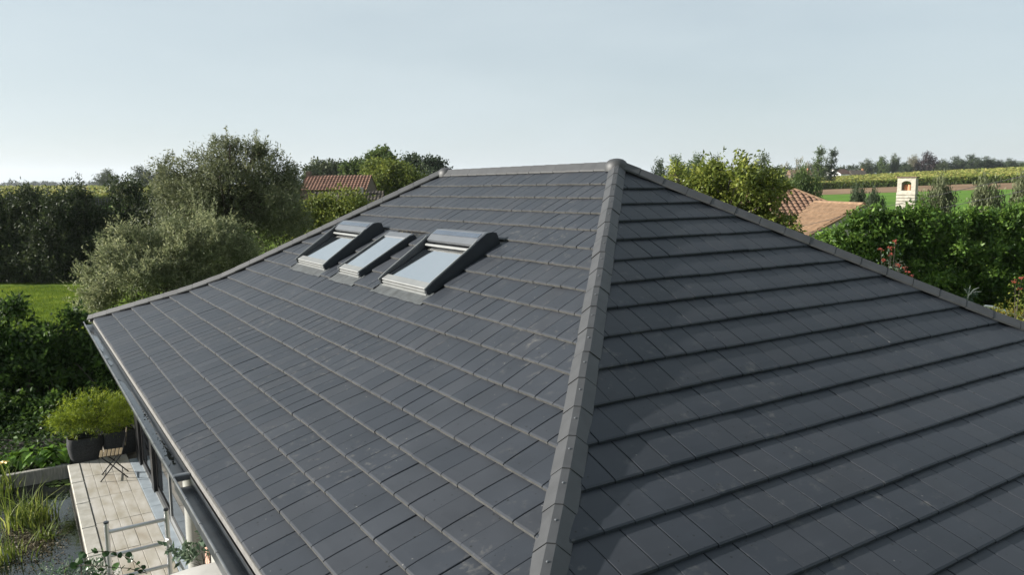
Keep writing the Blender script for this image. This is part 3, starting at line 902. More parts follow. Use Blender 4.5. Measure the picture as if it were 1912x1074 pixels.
def skylight(y0, y1, s0, s1, hood):
    sk = MB()
    f = 0.07
    hb = 0.062
    sbox(sk, y0 - 0.0, y0 + f, s0 + 0.10, s1, -0.05, hb)
    sbox(sk, y1 - f, y1, s0 + 0.10, s1, -0.05, hb)
    sbox(sk, y0 + f, y1 - f, s0 + 0.10, s0 + 0.20, -0.05, hb)
    w_ = sk.build('skylight', MT['anth'], house)
    # inner opening: reveal, blind, pane
    q = MB()
    sbox(q, y0 + f, y0 + f + 0.03, s0 + 0.2, s1 - 0.1, -0.05, 0.063, 0.002)
    sbox(q, y1 - f - 0.03, y1 - f, s0 + 0.2, s1 - 0.1, -0.05, 0.063, 0.002)
    sbox(q, y0 + f + 0.03, y1 - f - 0.03, s0 + 0.2, s0 + 0.26, -0.05, 0.061, 0.002)
    q.build('sash', MT['sash'], w_)
    q = MB()
    sbox(q, y0 + f + 0.03, y1 - f - 0.03, s0 + 0.26 + (0.20 if hood else 0.05), s1 - 0.08, 0.0, 0.045, 0.001)
    q.build('blind', MT['blind'], w_)
    q = MB()
    q.poly([sp(y0 + f, s0 + 0.2, 0.066), sp(y0 + f, s1 - 0.1, 0.066), sp(y1 - f, s1 - 0.1, 0.066), sp(y1 - f, s0 + 0.2, 0.066)], [(0, 1, 2, 3)])
    q.build('pane', MT['glass'], w_, recalc=False)
    q = MB()
    sbox(q, y0 + 0.012, y1 - 0.012, s1 - 0.115, s1 + 0.015, 0.05, 0.078, 0.012)
    sbox(q, y0 + 0.02, y1 - 0.02, s1 + 0.001, s1 + 0.03, -0.03, 0.045, 0.006)
    sbox(q, y0 + 0.01, y1 - 0.01, s1 + 0.03, s1 + 0.055, -0.03, 0.005, 0.004)
    q.build('bottom_rail', MT['silverpale'], w_)
    # side rails
    for a, b_, side in ((y0 - 0.035, y0 + 0.018, -1), (y1 - 0.018, y1 + 0.035, 1)):
        q = MB()
        if hood:
            pr = [(s0 + 0.02, -0.04), (s1 + 0.03, -0.02), (s1 + 0.05, 0.03), (s1 + 0.03, 0.078), (s1 - 0.10, 0.100), (s0 + 0.42, 0.160), (s0 + 0.26, 0.190),
                  (s0 + 0.12, 0.200), (s0 + 0.04, 0.165), (s0 - 0.01, 0.12)]
        else:
            pr = [(s0 + 0.06, -0.04), (s1 + 0.03, -0.02), (s1 + 0.04, 0.045), (s1 + 0.01, 0.074), (s0 + 0.12, 0.074), (s0 + 0.06, 0.045)]
        q.prism(pr, sp(a, 0, 0), AS, AH, AY * (b_ - a))
        rail = q.build('side_rail', MT['anth'], w_)
        if True:
            q = MB()
            if hood: edge = [(s1 + 0.045, 0.083), (s1 - 0.10, 0.107), (s0 + 0.42, 0.167), (s0 + 0.30, 0.187)]
            else: edge = [(s1 + 0.02, 0.080), (s0 + 0.13, 0.080)]
            q.tube([sp((a + b_) / 2 + side * 0.004, s_, h_) for s_, h_ in edge], 0.014, n=6)
            q.build('trim', MT['silverpale'], w_)
    if hood:
        q = MB()
        pr = [(s0 + 0.0, 0.10), (s0 + 0.045, 0.160), (s0 + 0.12, 0.197), (s0 + 0.25, 0.187), (s0 + 0.345, 0.158), (s0 + 0.345, 0.12), (s0 + 0.30, 0.10)]
        q.prism(pr, sp(y0 + 0.02, 0, 0), AS, AH, AY * (y1 - y0 - 0.04))
        q.build('hood', MT['silver'], w_)
        q = MB()
        pr = [(s0 + 0.145, 0.1975), (s0 + 0.235, 0.1915), (s0 + 0.235, 0.186), (s0 + 0.145, 0.192)]
        q.prism([(a, b_ + 0.003) for a, b_ in pr], sp(y0 + 0.06, 0, 0), AS, AH, AY * (y1 - y0 - 0.12))
        q.build('solar_strip', MT['solar'], w_)
        q = MB()
        sbox(q, y0 + 0.03, y1 - 0.03, s0 + 0.375, s0 + 0.42, 0.09, 0.122, 0.012)
        q.build('shutter_bar', MT['silverpale'], w_)
    else:
        q = MB()
        sbox(q, y0 - 0.02, y1 + 0.02, s0 + 0.06, s0 + 0.22, 0.03, 0.084, 0.02)
        q.build('top_cover', MT['silver'], w_)
    # lead apron and side gutters
    q = MB()
    n = 14
    pts, fs = [], []
    for i in range(n + 1):
        y = y0 - 0.10 + (y1 - y0 + 0.20) * i / n
        w = random.uniform(-0.008, 0.008)
        for s_, h_ in ((s1 - 0.02, 0.0), (s1 + 0.08, -0.010 + w * 0.6), (3.40 + 0.045 + w, -0.012 + abs(w) * 0.4)):
            pts.append(sp(y, s_, h_))
    for i in range(n):
        for j in range(2):
            a = i * 3 + j
            fs.append((a, a + 1, a + 4, a + 3))
    q.poly(pts, fs)
    q.build('lead_apron', MT['lead'], w_, recalc=False)
    q = MB()
    for a, b_ in ((y0 - 0.13, y0 - 0.035), (y1 + 0.035, y1 + 0.13)):
        sbox(q, a, b_, s0 - 0.05, 3.40, -0.055, -0.035, 0.002)
    sbox(q, y0 - 0.1, y1 + 0.1, s0 - 0.12, s0 + 0.14, -0.05, -0.030, 0.002)
    q.build('flashing', MT['black'], w_)
    return w_


skylight(0.42, 1.84, 1.99, 3.22, True)
mid = skylight(2.74, 3.58, 2.06, 3.20, False)
skylight(4.22, 5.66, 1.99, 3.22, True)
# leaf litter caught in the open flashing above the middle skylight
q = MB()
for i in range(40):
    c_ = sp(random.uniform(2.72, 3.60), random.uniform(1.99, 2.07), random.uniform(-0.03, 0.0))
    d = np.array([random.gauss(0, 1) for _ in range(3)]); d /= np.linalg.norm(d)
    e_ = np.cross(d, AH)
    q.poly([c_, c_ + d * 0.03 + e_ * 0.012, c_ + d * 0.05, c_ + d * 0.03 - e_ * 0.012], [(0, 1, 2, 3)], random.random())
q.build('leaf_litter', MT['litter'], mid, recalc=False)

# --- gutter along the left eave
gx0, gx1, gz = XE - 0.165, XE - 0.015, ZE - 0.075
gm = MB()


def gutter_run(m_, y0, y1, depth, zt):
    t = 0.006
    pr = [(gx0, zt), (gx0, zt - depth), (gx1, zt - depth), (gx1, zt), (gx1 - t, zt), (gx1 - t, zt - depth + t), (gx0 + t, zt - depth + t), (gx0 + t, zt)]
    m_.prism(pr, (0, y0, 0), (1, 0, 0), (0, 0, 1), (0, y1 - y0, 0))


gutter_run(gm, -0.35, YF + 0.06, 0.075, gz)
gutter_run(gm, YN - 0.1, -0.42, 0.11, gz - 0.012)
gut = gm.build('gutter', MT['gutter'], house)
bm_ = MB()
bm_.tube([(gx0 - 0.004, YN - 0.1, gz), (gx0 - 0.004, YF + 0.06, gz)], 0.012, n=8)
bm_.build('bead', MT['zinc'], gut)
y = YN
while y < YF:
    b2_ = MB()
    b2_.tube([(gx0 - 0.004, y, gz), (gx0 - 0.004, y + 0.03, gz)], 0.0155, n=8)
    b2_.build('bead_clip', MT['zinc'], gut)
    y += 0.62
j_ = MB()
j_.box(((gx0 + gx1) / 2, -0.385, gz - 0.025), (gx1 - gx0 + 0.01, 0.05, 0.07), bev=0.01)
j_.box(((gx0 + gx1) / 2 + 0.01, -0.33, gz - 0.012), (gx1 - gx0, 0.05, 0.012), bev=0.004)
j_.build('expansion_joint', MT['zinc'], gut)
for (a, b_, x0, x1) in ((0.05, 4.6, 0.012, 0.125), (5.7, 6.15, 0.04, 0.10), (6.3, 6.7, 0.03, 0.09), (6.95, 9.5, 0.03, 0.11)):
    n = 24
    pts = []
    for i in range(n + 1):
        yy = a + (b_ - a) * i / n
        t = math.sin(math.pi * min(1, max(0, i / n))) ** 0.3
        wv = 0.010 * math.sin(i * 2.1) + 0.007 * math.sin(i * 5.3)
        pts += [(gx0 + x0 + (1 - t) * 0.03, yy, gz - 0.062), (gx0 + x0 + (x1 - x0) * t + wv * t, yy, gz - 0.062)]
    w_ = MB()
    w_.poly(pts, [(2 * i, 2 * i + 1, 2 * i + 3, 2 * i + 2) for i in range(n)])
    w_.build('water_film', MT['gwater'], gut, recalc=False)
ms = MB()
for i in range(70):
    yy = random.choice((random.gauss(0.9, 0.30), random.gauss(0.5, 0.2), random.gauss(2.2, 0.25)))
    c_ = (gx1 - 0.03 - abs(random.gauss(0, 0.022)), yy, gz - 0.066)
    k_ = random.uniform(.3, 1); ms.lathe([(0.020 * k_, 0), (0.014 * k_, 0.006), (0.003, 0.009)], c_, n=6)
tag(ms.build('moss_debris', MT['moss'], gut), kind='stuff')
es = MB()
es.box((XE + 0.012, (YN + YF) / 2, ZE - 0.050), (0.03, YF - YN - 0.08, 0.062))
es.build('eave_strip', MT['eave'], house)

# --- walls below the left eave
WX, WY0, WY1, WZ1 = -5.39, -5.55, 9.75, ZE - 0.16
wb = MB()
wb.box(((WX + 5.4) / 2 + 0.20, (WY0 + WY1) / 2, (WZ1 - 0.4) / 2), (5.4 - WX - 0.3, WY1 - WY0, WZ1 + 0.4))
wall = wb.build('wall', MT['render'], house)
def wpart(name, material, y0, y1, z0, z1, x0, x1, parent=None, bev=0.0):
    q_ = MB(); q_.box(((x0 + x1) / 2, (y0 + y1) / 2, (z0 + z1) / 2), (x1 - x0, y1 - y0, z1 - z0), bev=bev)
    return q_.build(name, material, parent or house)
so = wpart('soffit', MT['soffit'], YN + 0.1, YF - 0.1, ZE - 0.19, ZE - 0.165, XE + 0.02, WX + 0.3)
wpart('corner_post', MT['black'], 7.30, 7.80, 0.0, WZ1, WX - 0.10, WX + 0.1)
yy = 7.30
for i, (a, b_) in enumerate(((5.95, 7.28), (4.30, 5.70), (2.9, 4.28))):
    dr = wpart('glass_door', MT['black'], a, b_, 0.05, WZ1 - 0.05, WX - 0.012 + 0.02 * (i % 2), WX + 0.03)
    fr = MB()
    x_ = WX - 0.03 + 0.02 * (i % 2)
    for (p0, p1, z0_, z1_) in ((a, a + 0.07, 0.05, WZ1 - 0.05), (b_ - 0.07, b_, 0.05, WZ1 - 0.05), (a + 0.07, b_ - 0.07, 0.05, 0.15), (a + 0.07, b_ - 0.07, WZ1 - 0.14, WZ1 - 0.05)):
        fr.box((x_, (p0 + p1) / 2, (z0_ + z1_) / 2), (0.05, p1 - p0, z1_ - z0_))
    fr.build('door_frame', MT['black'] if i != 2 else MT['silverpale'], dr)
    q_ = MB(); q_.box((x_ - 0.004, (a + b_) / 2, WZ1 / 2), (0.008, b_ - a - 0.15, WZ1 - 0.34)); q_.build('pane', MT['dglass'], dr)
wpart('door_post', MT['black'], 5.70, 5.95, 0.0, WZ1, WX - 0.09, WX + 0.03)
wpart('door_sill', MT['silverpale'], 2.4, 7.30, 0.0, 0.05, WX - 0.07, WX + 0.02)
cl = MB()
cl.lathe([(0.13, 0), (0.13, 0.03), (0.115, 0.04), (0.115, WZ1 - 0.05), (0.13, WZ1 - 0.04), (0.13, WZ1)], (WX - 0.10, 1.90, 0), n=24)
cl.build('column', MT['column'], house, smooth=True)
wpart('wall_panel', MT['render'], 0.75, 1.25, 0.0, WZ1, WX - 0.05, WX + 0.05)
pier = wpart('brick_pier', MT['joint'], 1.28, 1.52, 0.0, WZ1, WX - 0.058, WX + 0.02)
nb = int(WZ1 / 0.065)
br = MB(); br.box((0, 0, 0), (0.05, 0.112, 0.052), bev=0.004)
base = br.build('brick', MT['brick'], pier)
for i in range(nb):
    for j in range(2):
        o = base if (i == 0 and j == 0) else base.copy()
        if o is not base: COL.objects.link(o); o.parent = pier
        o.location = Vector((WX - 0.045 + random.gauss(0, .002), 1.34 + j * 0.122, 0.03 + i * 0.065)) - Vector(ORG['house'])
# the brick mesh was built in world coordinates round the origin: shift it back to its own centre
for v in base.data.vertices: v.co += Vector(ORG['house'])


# ------------------------------------------------------------------ terrace and pond
terrace = link('terrace', bpy.data.meshes.new('tmp'), None)
bpy.data.objects.remove(terrace)
TX0, TX1, TY0, TY1 = -6.64, WX - 0.24, -3.0, 8.10
q = MB()
q.box(((TX0 + WX) / 2, (TY0 + TY1 + 1.5) / 2, -0.23), (WX - TX0, TY1 + 1.5 - TY0, 0.40))
terrace = q.build('terrace', MT['joint'])
tag(terrace, kind='structure')
cols_ = 5
x0_ = TX0 + 0.193
cw = (TX1 - x0_) / cols_
rowlen = 1.18
for ri_ in range(-3, 8):
    ya = -0.05 + ri_ * rowlen + 0.20
    for ci in range(cols_):
        xa = x0_ + ci * cw
        pq = MB()
        ylen = rowlen
        pq.box((xa + cw / 2, ya + rowlen / 2, 0.0), (cw - 0.006, rowlen - 0.008, 0.06), bev=0.003)
        o = pq.build('paving_plank', MT['plank'] if random.random() < 0.6 else MT['plank2'], terrace)
        o.location.z = random.gauss(0, 0.0012) - 0.005
for i in range(10):
    pq = MB()
    ya = TY0 + i * 1.11
    pq.box((TX0 + 0.09, ya + 0.555, 0.002), (0.20, 1.10, 0.07), bev=0.012)
    pq.build('coping_stone', MT['cope'], terrace)
for i in range(12):
    pq = MB()
    ya = TY0 + i * 0.9
    pq.box(((TX1 + WX) / 2, ya + 0.45, 0.0), (WX - TX1 - 0.006, 0.894, 0.06), bev=0.003)
    pq.build('bluestone_slab', MT['blue'], terrace)

q = MB()
q.poly([(TX0 + 0.02, -4.0, -0.24), (TX0 + 0.02, 8.15, -0.24), (-12.5, 8.15, -0.24), (-13.5, 2.0, -0.24), (-12.0, -4.0, -0.24)], [(0, 1, 2, 3, 4)])
o = q.build('pond_water', MT['water'], recalc=False)
for p_ in o.data.polygons:
    if p_.normal.z < 0: o.data.flip_normals(); break
tag(o, kind='structure')
q = MB()
q.box((-9.55, 8.20, -0.16), (5.9, 0.12, 0.36), bev=0.01)
tag(q.build('pond_edge_board', MT['greywood']), 'weathered grey board edging the far end of the pond', 'edging')
q = MB()
n = 18
pts = []
for i in range(n + 1):
    for j in range(n + 1):
        x = -13 + 7.6 * i / n; yy = 8.27 + 9.5 * j / n
        pts.append((x, yy, -0.13 + 0.05 * math.sin(x * 3) * math.sin(yy * 2.3)))
q.poly(pts, [(i * (n + 1) + j, (i + 1) * (n + 1) + j, (i + 1) * (n + 1) + j + 1, i * (n + 1) + j + 1) for i in range(n) for j in range(n)])
tag(q.build('flower_bed', MT['soil'], recalc=False), kind='structure')


# ------------------------------------------------------------------ foliage
def unit(a):
    return a / (np.linalg.norm(a, axis=-1, keepdims=True) + 1e-9)


def leaf_arrays(P, D, N, L, W, fold=0.12):
    D = unit(D)
    S = unit(np.cross(D, N))
    N = np.cross(S, D)
    L = L[:, None]; W = W[:, None]
    a = P
    b = P + D * L * 0.45 + S * W * 0.5 + N * W * fold
    c = P + D * L - N * W * fold
    d = P + D * L * 0.45 - S * W * 0.5 + N * W * fold
    V = np.stack((a, b, c, d), 1).reshape(-1, 3)
    Q = np.arange(len(V)).reshape(-1, 4)
    return V, Q


def make_crown(seed, lobes, n_leaf, L, W, sub=14, subr=0.36, per=28, cr=0.16, droop=0.0, zmin=0.05, upbias=0.35, wild=0.7, sprays=0.0, shoots=0, shoot_len=0.6, shoot_n=22, shoot_up=0.7):
    """leaf cloud: big lobes -> small lobes on them -> leaf clumps -> leaves; returns V, Q, v, small-lobe centres"""
    g = np.random.default_rng(seed)
    lob = np.array(lobes, float)
    ctr = lob[:, :3].mean(0)
    subs = []
    for lo in lob:
        rm = lo[3:].mean()
        dirs = unit(g.normal(size=(sub, 3)))
        dirs[:, 2] = np.where(dirs[:, 2] < -0.35, -dirs[:, 2], dirs[:, 2])
        for d in dirs:
            subs.append((*(lo[:3] + d * lo[3:] * g.uniform(0.6, 0.88)), rm * subr * g.uniform(0.65, 1.3)))
        for _ in range(3):
            d = unit(g.normal(size=3))
            subs.append((*(lo[:3] + d * lo[3:] * 0.35), rm * subr * 1.6))
    subs = np.array(subs)
    w = subs[:, 3] ** 2; w /= w.sum()
    ncl = max(8, int(n_leaf / per))
    si = g.choice(len(subs), ncl, p=w)
    dr = unit(g.normal(size=(ncl, 3)) + np.array((0, 0, upbias)))
    rad = g.uniform(0.55, 1.08, ncl) + (g.random(ncl) < sprays) * g.uniform(0.1, 0.55, ncl)
    cp = subs[si, :3] + dr * (subs[si, 3] * rad)[:, None]
    outw = unit(dr * 0.6 + unit(cp - ctr) * 0.5)
    cv = np.clip(g.normal(0.42, 0.16, ncl), 0, 1)
    idx = np.repeat(np.arange(ncl), per)
    nl = len(idx)
    P = cp[idx] + g.normal(size=(nl, 3)) * (cr * subs[si, 3].mean() * 2.2) * np.array((1, 1, 0.8)) + outw[idx] * (g.random(nl) * cr)[:, None]
    D = outw[idx] * 0.55 + g.normal(size=(nl, 3)) * wild * 0.8 + np.array((0, 0, -droop))
    N = outw[idx] * 0.5 + np.array((0, 0, 0.45)) + g.normal(size=(nl, 3)) * wild
    if shoots:
        si2 = g.choice(len(subs), shoots, p=w)
        d2 = unit(g.normal(size=(shoots, 3)) + np.array((0, 0, 0.5)))
        a2_ = subs[si2, :3] + d2 * (subs[si2, 3] * 0.9)[:, None]
        sd = unit(d2 * 0.5 + unit(a2_ - ctr) * 0.4 + np.array((0, 0, shoot_up)) + g.normal(size=(shoots, 3)) * 0.22)
        sl = shoot_len * g.uniform(0.35, 1.25, shoots)
        i2 = np.repeat(np.arange(shoots), shoot_n)
        t2 = g.random(len(i2))
        P2 = a2_[i2] + sd[i2] * (sl[i2] * t2)[:, None] + g.normal(size=(len(i2), 3)) * (0.028 * sl[i2] * (1.4 - t2))[:, None] * 2
        D2 = sd[i2] * 0.7 + g.normal(size=(len(i2), 3)) * 0.5 + np.array((0, 0, -droop))
        P = np.concatenate((P, P2)); D = np.concatenate((D, D2))
        N = np.concatenate((N, g.normal(size=(len(i2), 3)) + np.array((0, 0, 0.4))))
        cv = np.concatenate((cv, np.clip(g.normal(0.55, 0.15, shoots), 0, 1)))
        idx = np.concatenate((idx, ncl + i2))
    keep = P[:, 2] > zmin
    P, D, N, idx = P[keep], D[keep], N[keep], idx[keep]
    nl = len(P)
    Ls = L * g.uniform(0.65, 1.3, nl); Ws = W * g.uniform(0.7, 1.25, nl)
    V, Q = leaf_arrays(P, D, N, Ls, Ws)
    v = np.clip(cv[idx] + g.normal(0, 0.17, nl), 0, 1)
    return V, Q, v, subs


def make_trunk(seed, subs, top, r0, limbs=9, lean=(0, 0)):
    g = np.random.default_rng(seed + 99)
    m_ = MB()
    top = np.asarray(top, float)
    path = [np.array((0, 0, -0.1))]
    for t in (0.25, 0.5, 0.75, 1.0):
        path.append(top * t + np.array((g.normal(0, 0.05), g.normal(0, 0.05), 0)) * top[2] * 0.4)
    m_.tube(path, [r0 * 1.25, r0, r0 * 0.85, r0 * 0.65, r0 * 0.35], n=8)
    ids = g.choice(len(subs), min(limbs, len(subs)), replace=False)
    for i in ids:
        t = g.uniform(0.35, 0.95)
        k = int(t * 4)
        a = path[k] + (path[min(k + 1, 4)] - path[k]) * (t * 4 - k)
        b = subs[i, :3]
        mid_ = (a + b) / 2 + np.array((0, 0, 0.12 * np.linalg.norm(b - a)))
        m_.tube([a, mid_, b], [r0 * 0.42, r0 * 0.27, r0 * 0.10], n=5)
    return m_


def tree(name, loc, label, cat, lobes, n_leaf, L, W, leaf, seed, trunk_r=0.12, trunk_top=None, group=None, limbs=9, crown_name='crown', trunk_name='trunk', **kw):
    root = thing(name, loc, label, cat, group)
    V, Q, v, subs = make_crown(seed, lobes, n_leaf, L, W, **kw)
    me = np_mesh(crown_name, V, Q, v)
    link(crown_name, me, MT[leaf], root)
    if trunk_r:
        lob = np.array(lobes)
        tt = trunk_top if trunk_top is not None else lob[:, :3].mean(0)
        m_ = make_trunk(seed, subs, tt, trunk_r, limbs)
        m_.v = [tuple(np.asarray(p) + ORG[root.name]) for p in m_.v]
        m_.build(trunk_name, MT['bark'], root, smooth=True)
    return root


def foot(px, depth):
    """ground point in the direction of photo column px at a forward distance"""
    r = (px - PW / 2) / PF * depth
    x = CX + FH[0] * depth + RH[0] * r
    y = CY + FH[1] * depth + RH[1] * r
    return np.array((x, y, float(hgt(x, y))))


def rel(px, py, depth, base):
    return at(px, py, depth) - np.asarray(base)


def cam_lobes(spec, base):
    """lobes given as (photo x, photo y, distance, radius across, radius in depth, radius up)"""
    return [(*rel(px, py, d, base), r1, r2, r3) for px, py, d, r1, r2, r3 in spec]


# --- left middle distance
b_ = foot(420, 36)
tree('willow_tree', b_, 'big dark grey-green willow rising above the left roof hip', 'tree',
     cam_lobes([(445, 330, 36, 2.2, 2.2, 1.6), (385, 360, 35.5, 2.0, 2.0, 1.7), (500, 370, 36, 1.5, 2.0, 1.8), (435, 285, 36, 1.0, 1.2, 0.55), (350, 400, 35, 1.7, 1.8, 1.7),
                (510, 430, 36.5, 1.5, 1.8, 1.9), (330, 345, 36, 1.2, 1.4, 1.0), (450, 430, 37, 2.2, 2.0, 1.8), (478, 290, 36, 0.7, 0.8, 0.55), (530, 350, 37, 0.8, 1.0, 1.2), (420, 480, 36, 2.6, 2.0, 2.0)], b_),
     52000, 0.17, 0.045, 'L_willow', 11, 0.28, (0.3, 0.3, 5.2), limbs=30, sub=12, subr=0.30, cr=0.12, droop=0.2, sprays=0.10, shoots=700, shoot_len=0.55)
b_ = foot(300, 29)
tree('willow_bush', b_, 'pale olive willow bush with feathery tips beside the lawn', 'bush',
     cam_lobes([(300, 500, 29, 1.5, 1.5, 1.5), (380, 490, 29.5, 1.3, 1.4, 1.5), (230, 530, 28.5, 1.1, 1.3, 1.3), (440, 500, 30, 0.8, 1.0, 1.2), (190, 570, 28.5, 0.8, 1.1, 1.0), (340, 560, 29, 1.6, 1.5, 1.4),
                (240, 445, 29, 0.35, 0.4, 0.55), (380, 425, 29.5, 0.5, 0.5, 0.4), (430, 440, 30, 0.4, 0.5, 0.5), (205, 460, 29, 0.25, 0.3, 0.5), (165, 520, 28.5, 0.25, 0.3, 0.4), (330, 440, 29, 0.4, 0.5, 0.5)], b_),
     48000, 0.14, 0.036, 'L_pale', 12, 0.08, (0, 0, 2.2), limbs=26, sub=11, subr=0.30, cr=0.13, sprays=0.15, upbias=0.6, shoots=800, shoot_len=0.75, crown_name='crown', trunk_name='stem')
b_ = foot(120, 50)
spec = []
gg_ = np.random.default_rng(5)
for i in range(13):
    px = -90 + i * 34
    top = 356 + gg_.uniform(-16, 24)
    if 155 < px < 225: top = 398
    dd = 49 + gg_.uniform(-1.2, 1.2)
    hh = 5.22 - (top - 357) * dd / PF
    for f_, rr_ in ((0.80, 1.15), (0.50, 1.5), (0.18, 1.6)):
        p_ = foot(px + gg_.uniform(-8, 8), dd + (1 - f_) * -0.8)
        c_ = np.array((p_[0], p_[1], GROUND + (hh - GROUND) * f_)) - b_
        spec.append((*c_, rr_ * 0.95, rr_ * 1.1, (hh - GROUND) * 0.22))
tree('hedge', b_, 'tall dark wild hedge behind the bright lawn at the left edge', 'hedge', spec, 90000, 0.24, 0.085, 'L_hedge', 13, 0.09, (0, 0, 3.2), limbs=60, sub=8, subr=0.40, cr=0.16, sprays=0.12, shoots=900, shoot_len=0.9, crown_name='foliage', trunk_name='stems')

# --- laurel and dark shrubs beside the pond
b_ = foot(60, 19)
tree('laurel_shrub', b_, 'large glossy dark laurel shrub left of the gutter', 'shrub',
     cam_lobes([(60, 668, 19, 0.9, 0.9, 0.55), (-30, 665, 18.5, 0.9, 0.9, 0.85), (140, 700, 19, 0.9, 0.8, 0.75), (200, 720, 19, 0.55, 0.8, 0.9), (40, 740, 18.5, 1.3, 0.9, 1.0), (-40, 780, 18, 1.0, 0.9, 1.0),
                (130, 770, 19, 1.0, 0.8, 0.8), (25, 590, 19, 0.28, 0.35, 0.42), (140, 615, 19, 0.24, 0.3, 0.42), (95, 680, 19, 0.6, 0.6, 0.5), (20, 800, 17.5, 1.1, 0.6, 0.6), (110, 800, 17.6, 0.8, 0.5, 0.6), (180, 790, 18, 0.7, 0.5, 0.7), (-60, 840, 17, 0.9, 0.5, 0.6), (60, 835, 17.2, 0.8, 0.4, 0.4)], b_),
     40000, 0.14, 0.07, 'L_dark', 14, 0.07, (0, 0, 1.6), limbs=20, sub=11, subr=0.32, cr=0.14, upbias=0.6, sprays=0.12, shoots=220, shoot_len=0.35, shoot_n=10, trunk_name='stem')

# --- mid-distance behind the left hip
b_ = foot(640, 44)
tree('garden_tree', b_, 'mid-green rounded tree in front of the dark barn roof', 'tree',
     cam_lobes([(600, 410, 44, 1.1, 1.4, 1.2), (650, 400, 44, 1.1, 1.4, 1.0), (560, 430, 43, 0.8, 1.2, 1.2), (690, 415, 44, 0.7, 1.0, 0.8), (630, 440, 43, 1.6, 1.4, 1.2)], b_),
     15000, 0.18, 0.10, 'L_yellow', 15, 0.14, sub=12, cr=0.2)
b_ = foot(765, 75)
tree('garden_tree', b_, 'bright yellow-green tree right of the red barn roof', 'tree',
     cam_lobes([(715, 335, 75, 2.2, 2.0, 1.4), (735, 345, 75, 2.4, 2.0, 1.7), (770, 350, 74, 1.8, 1.8, 1.6), (700, 360, 74, 1.6, 1.6, 1.6), (725, 318, 75, 1.1, 1.2, 0.6)], b_),
     16000, 0.26, 0.16, 'L_yellow', 16, 0.18, sub=12, cr=0.2)
b_ = foot(695, 110)
tree('tall_tree', b_, 'tall dark-topped tree behind the red barn roof', 'tree',
     cam_lobes([(690, 318, 110, 2.8, 2.5, 2.2), (712, 312, 110, 2.6, 2.5, 2.4), (735, 330, 110, 2.0, 2, 1.6), (665, 328, 110, 2, 2, 1.6), (705, 300, 110, 1.4, 1.4, 0.9)], b_),
     12000, 0.40, 0.26, 'L_green', 17, 0.25, sub=12)
b_ = foot(790, 120)
tree('tall_tree', b_, 'dark round-headed tree just left of the far ridge cap', 'tree',
     cam_lobes([(790, 318, 120, 3.2, 3, 1.8), (770, 325, 120, 2.6, 2.5, 2.0), (815, 325, 120, 2.4, 2.4, 1.5), (755, 318, 120, 1.5, 1.5, 1.2), (795, 345, 118, 4.0, 3, 2.0)], b_),
     12000, 0.42, 0.28, 'L_fardk', 18, 0.25, sub=12)
b_ = foot(620, 150)
tree('wood', b_, 'low green wood on the skyline above the red barn roof', 'wood',
     cam_lobes([(600 + i * 22, 325 + (i % 3) * 2 - 2, 150, 2.8, 3, 2.0) for i in range(5)] + [(580 + i * 24, 333, 149, 3, 3, 2) for i in range(6)], b_),
     14000, 0.5, 0.34, 'L_far', 19, 0.2, sub=8)

# --- right: walnut, laurel hedge
b_ = foot(1330, 24)
tree('walnut_tree', b_, 'sunlit yellow-green walnut tree behind the right roof hip', 'tree',
     cam_lobes([(1375, 350, 24, 0.75, 1.0, 0.6), (1422, 390, 24, 0.7, 0.9, 0.65), (1315, 345, 24.5, 0.7, 0.9, 0.45), (1385, 316, 24, 0.35, 0.5, 0.28), (1435, 350, 24, 0.40, 0.5, 0.42), (1265, 330, 25, 0.4, 0.5, 0.25),
                (1455, 428, 24, 0.35, 0.6, 0.45), (1350, 400, 24.5, 1.2, 1.1, 0.8), (1410, 430, 24, 0.9, 0.9, 0.6), (1335, 318, 24.5, 0.3, 0.4, 0.22)], b_),
     12000, 0.15, 0.062, 'L_walnut', 21, 0.16, (0, 0, 4.2), limbs=26, sub=11, subr=0.30, cr=0.16, droop=0.35, sprays=0.2, shoots=260, shoot_len=0.5, shoot_n=9)
b_ = foot(1740, 28)
spec = []
gg_ = np.random.default_rng(8)
for i in range(13):
    px = 1556 + i * 43
    top = (394 if 0 < i < 4 else 400) + 5 * math.sin(i * 1.3) + gg_.uniform(-8, 6) - (i > 3) * 8 + (i == 0) * 36
    dd = 27 + i * 0.05 + gg_.uniform(-0.3, 0.3)
    hh = 5.22 - (top - 345) * dd / PF
    for f_, rr_ in ((0.84, 0.72), (0.64, 0.85), (0.42, 0.95), (0.18, 1.0)):
        p_ = foot(px + gg_.uniform(-6, 6), dd - (1 - f_) * 0.4)
        c_ = np.array((p_[0], p_[1], GROUND + (hh - GROUND) * f_)) - b_
        spec.append((*c_, rr_ * 0.95, rr_ * 1.0, (hh - GROUND) * 0.15))
tree('laurel_hedge', b_, 'tall bright green laurel hedge below the white chimney at right', 'hedge', spec, 90000, 0.16, 0.085, 'L_laurel', 22, 0.07, (0, 0, 2.5), limbs=50, sub=9, subr=0.36, cr=0.14, sprays=0.08, upbias=0.6, shoots=700, shoot_len=0.35, shoot_n=9, shoot_up=1.0, crown_name='foliage', trunk_name='stems')

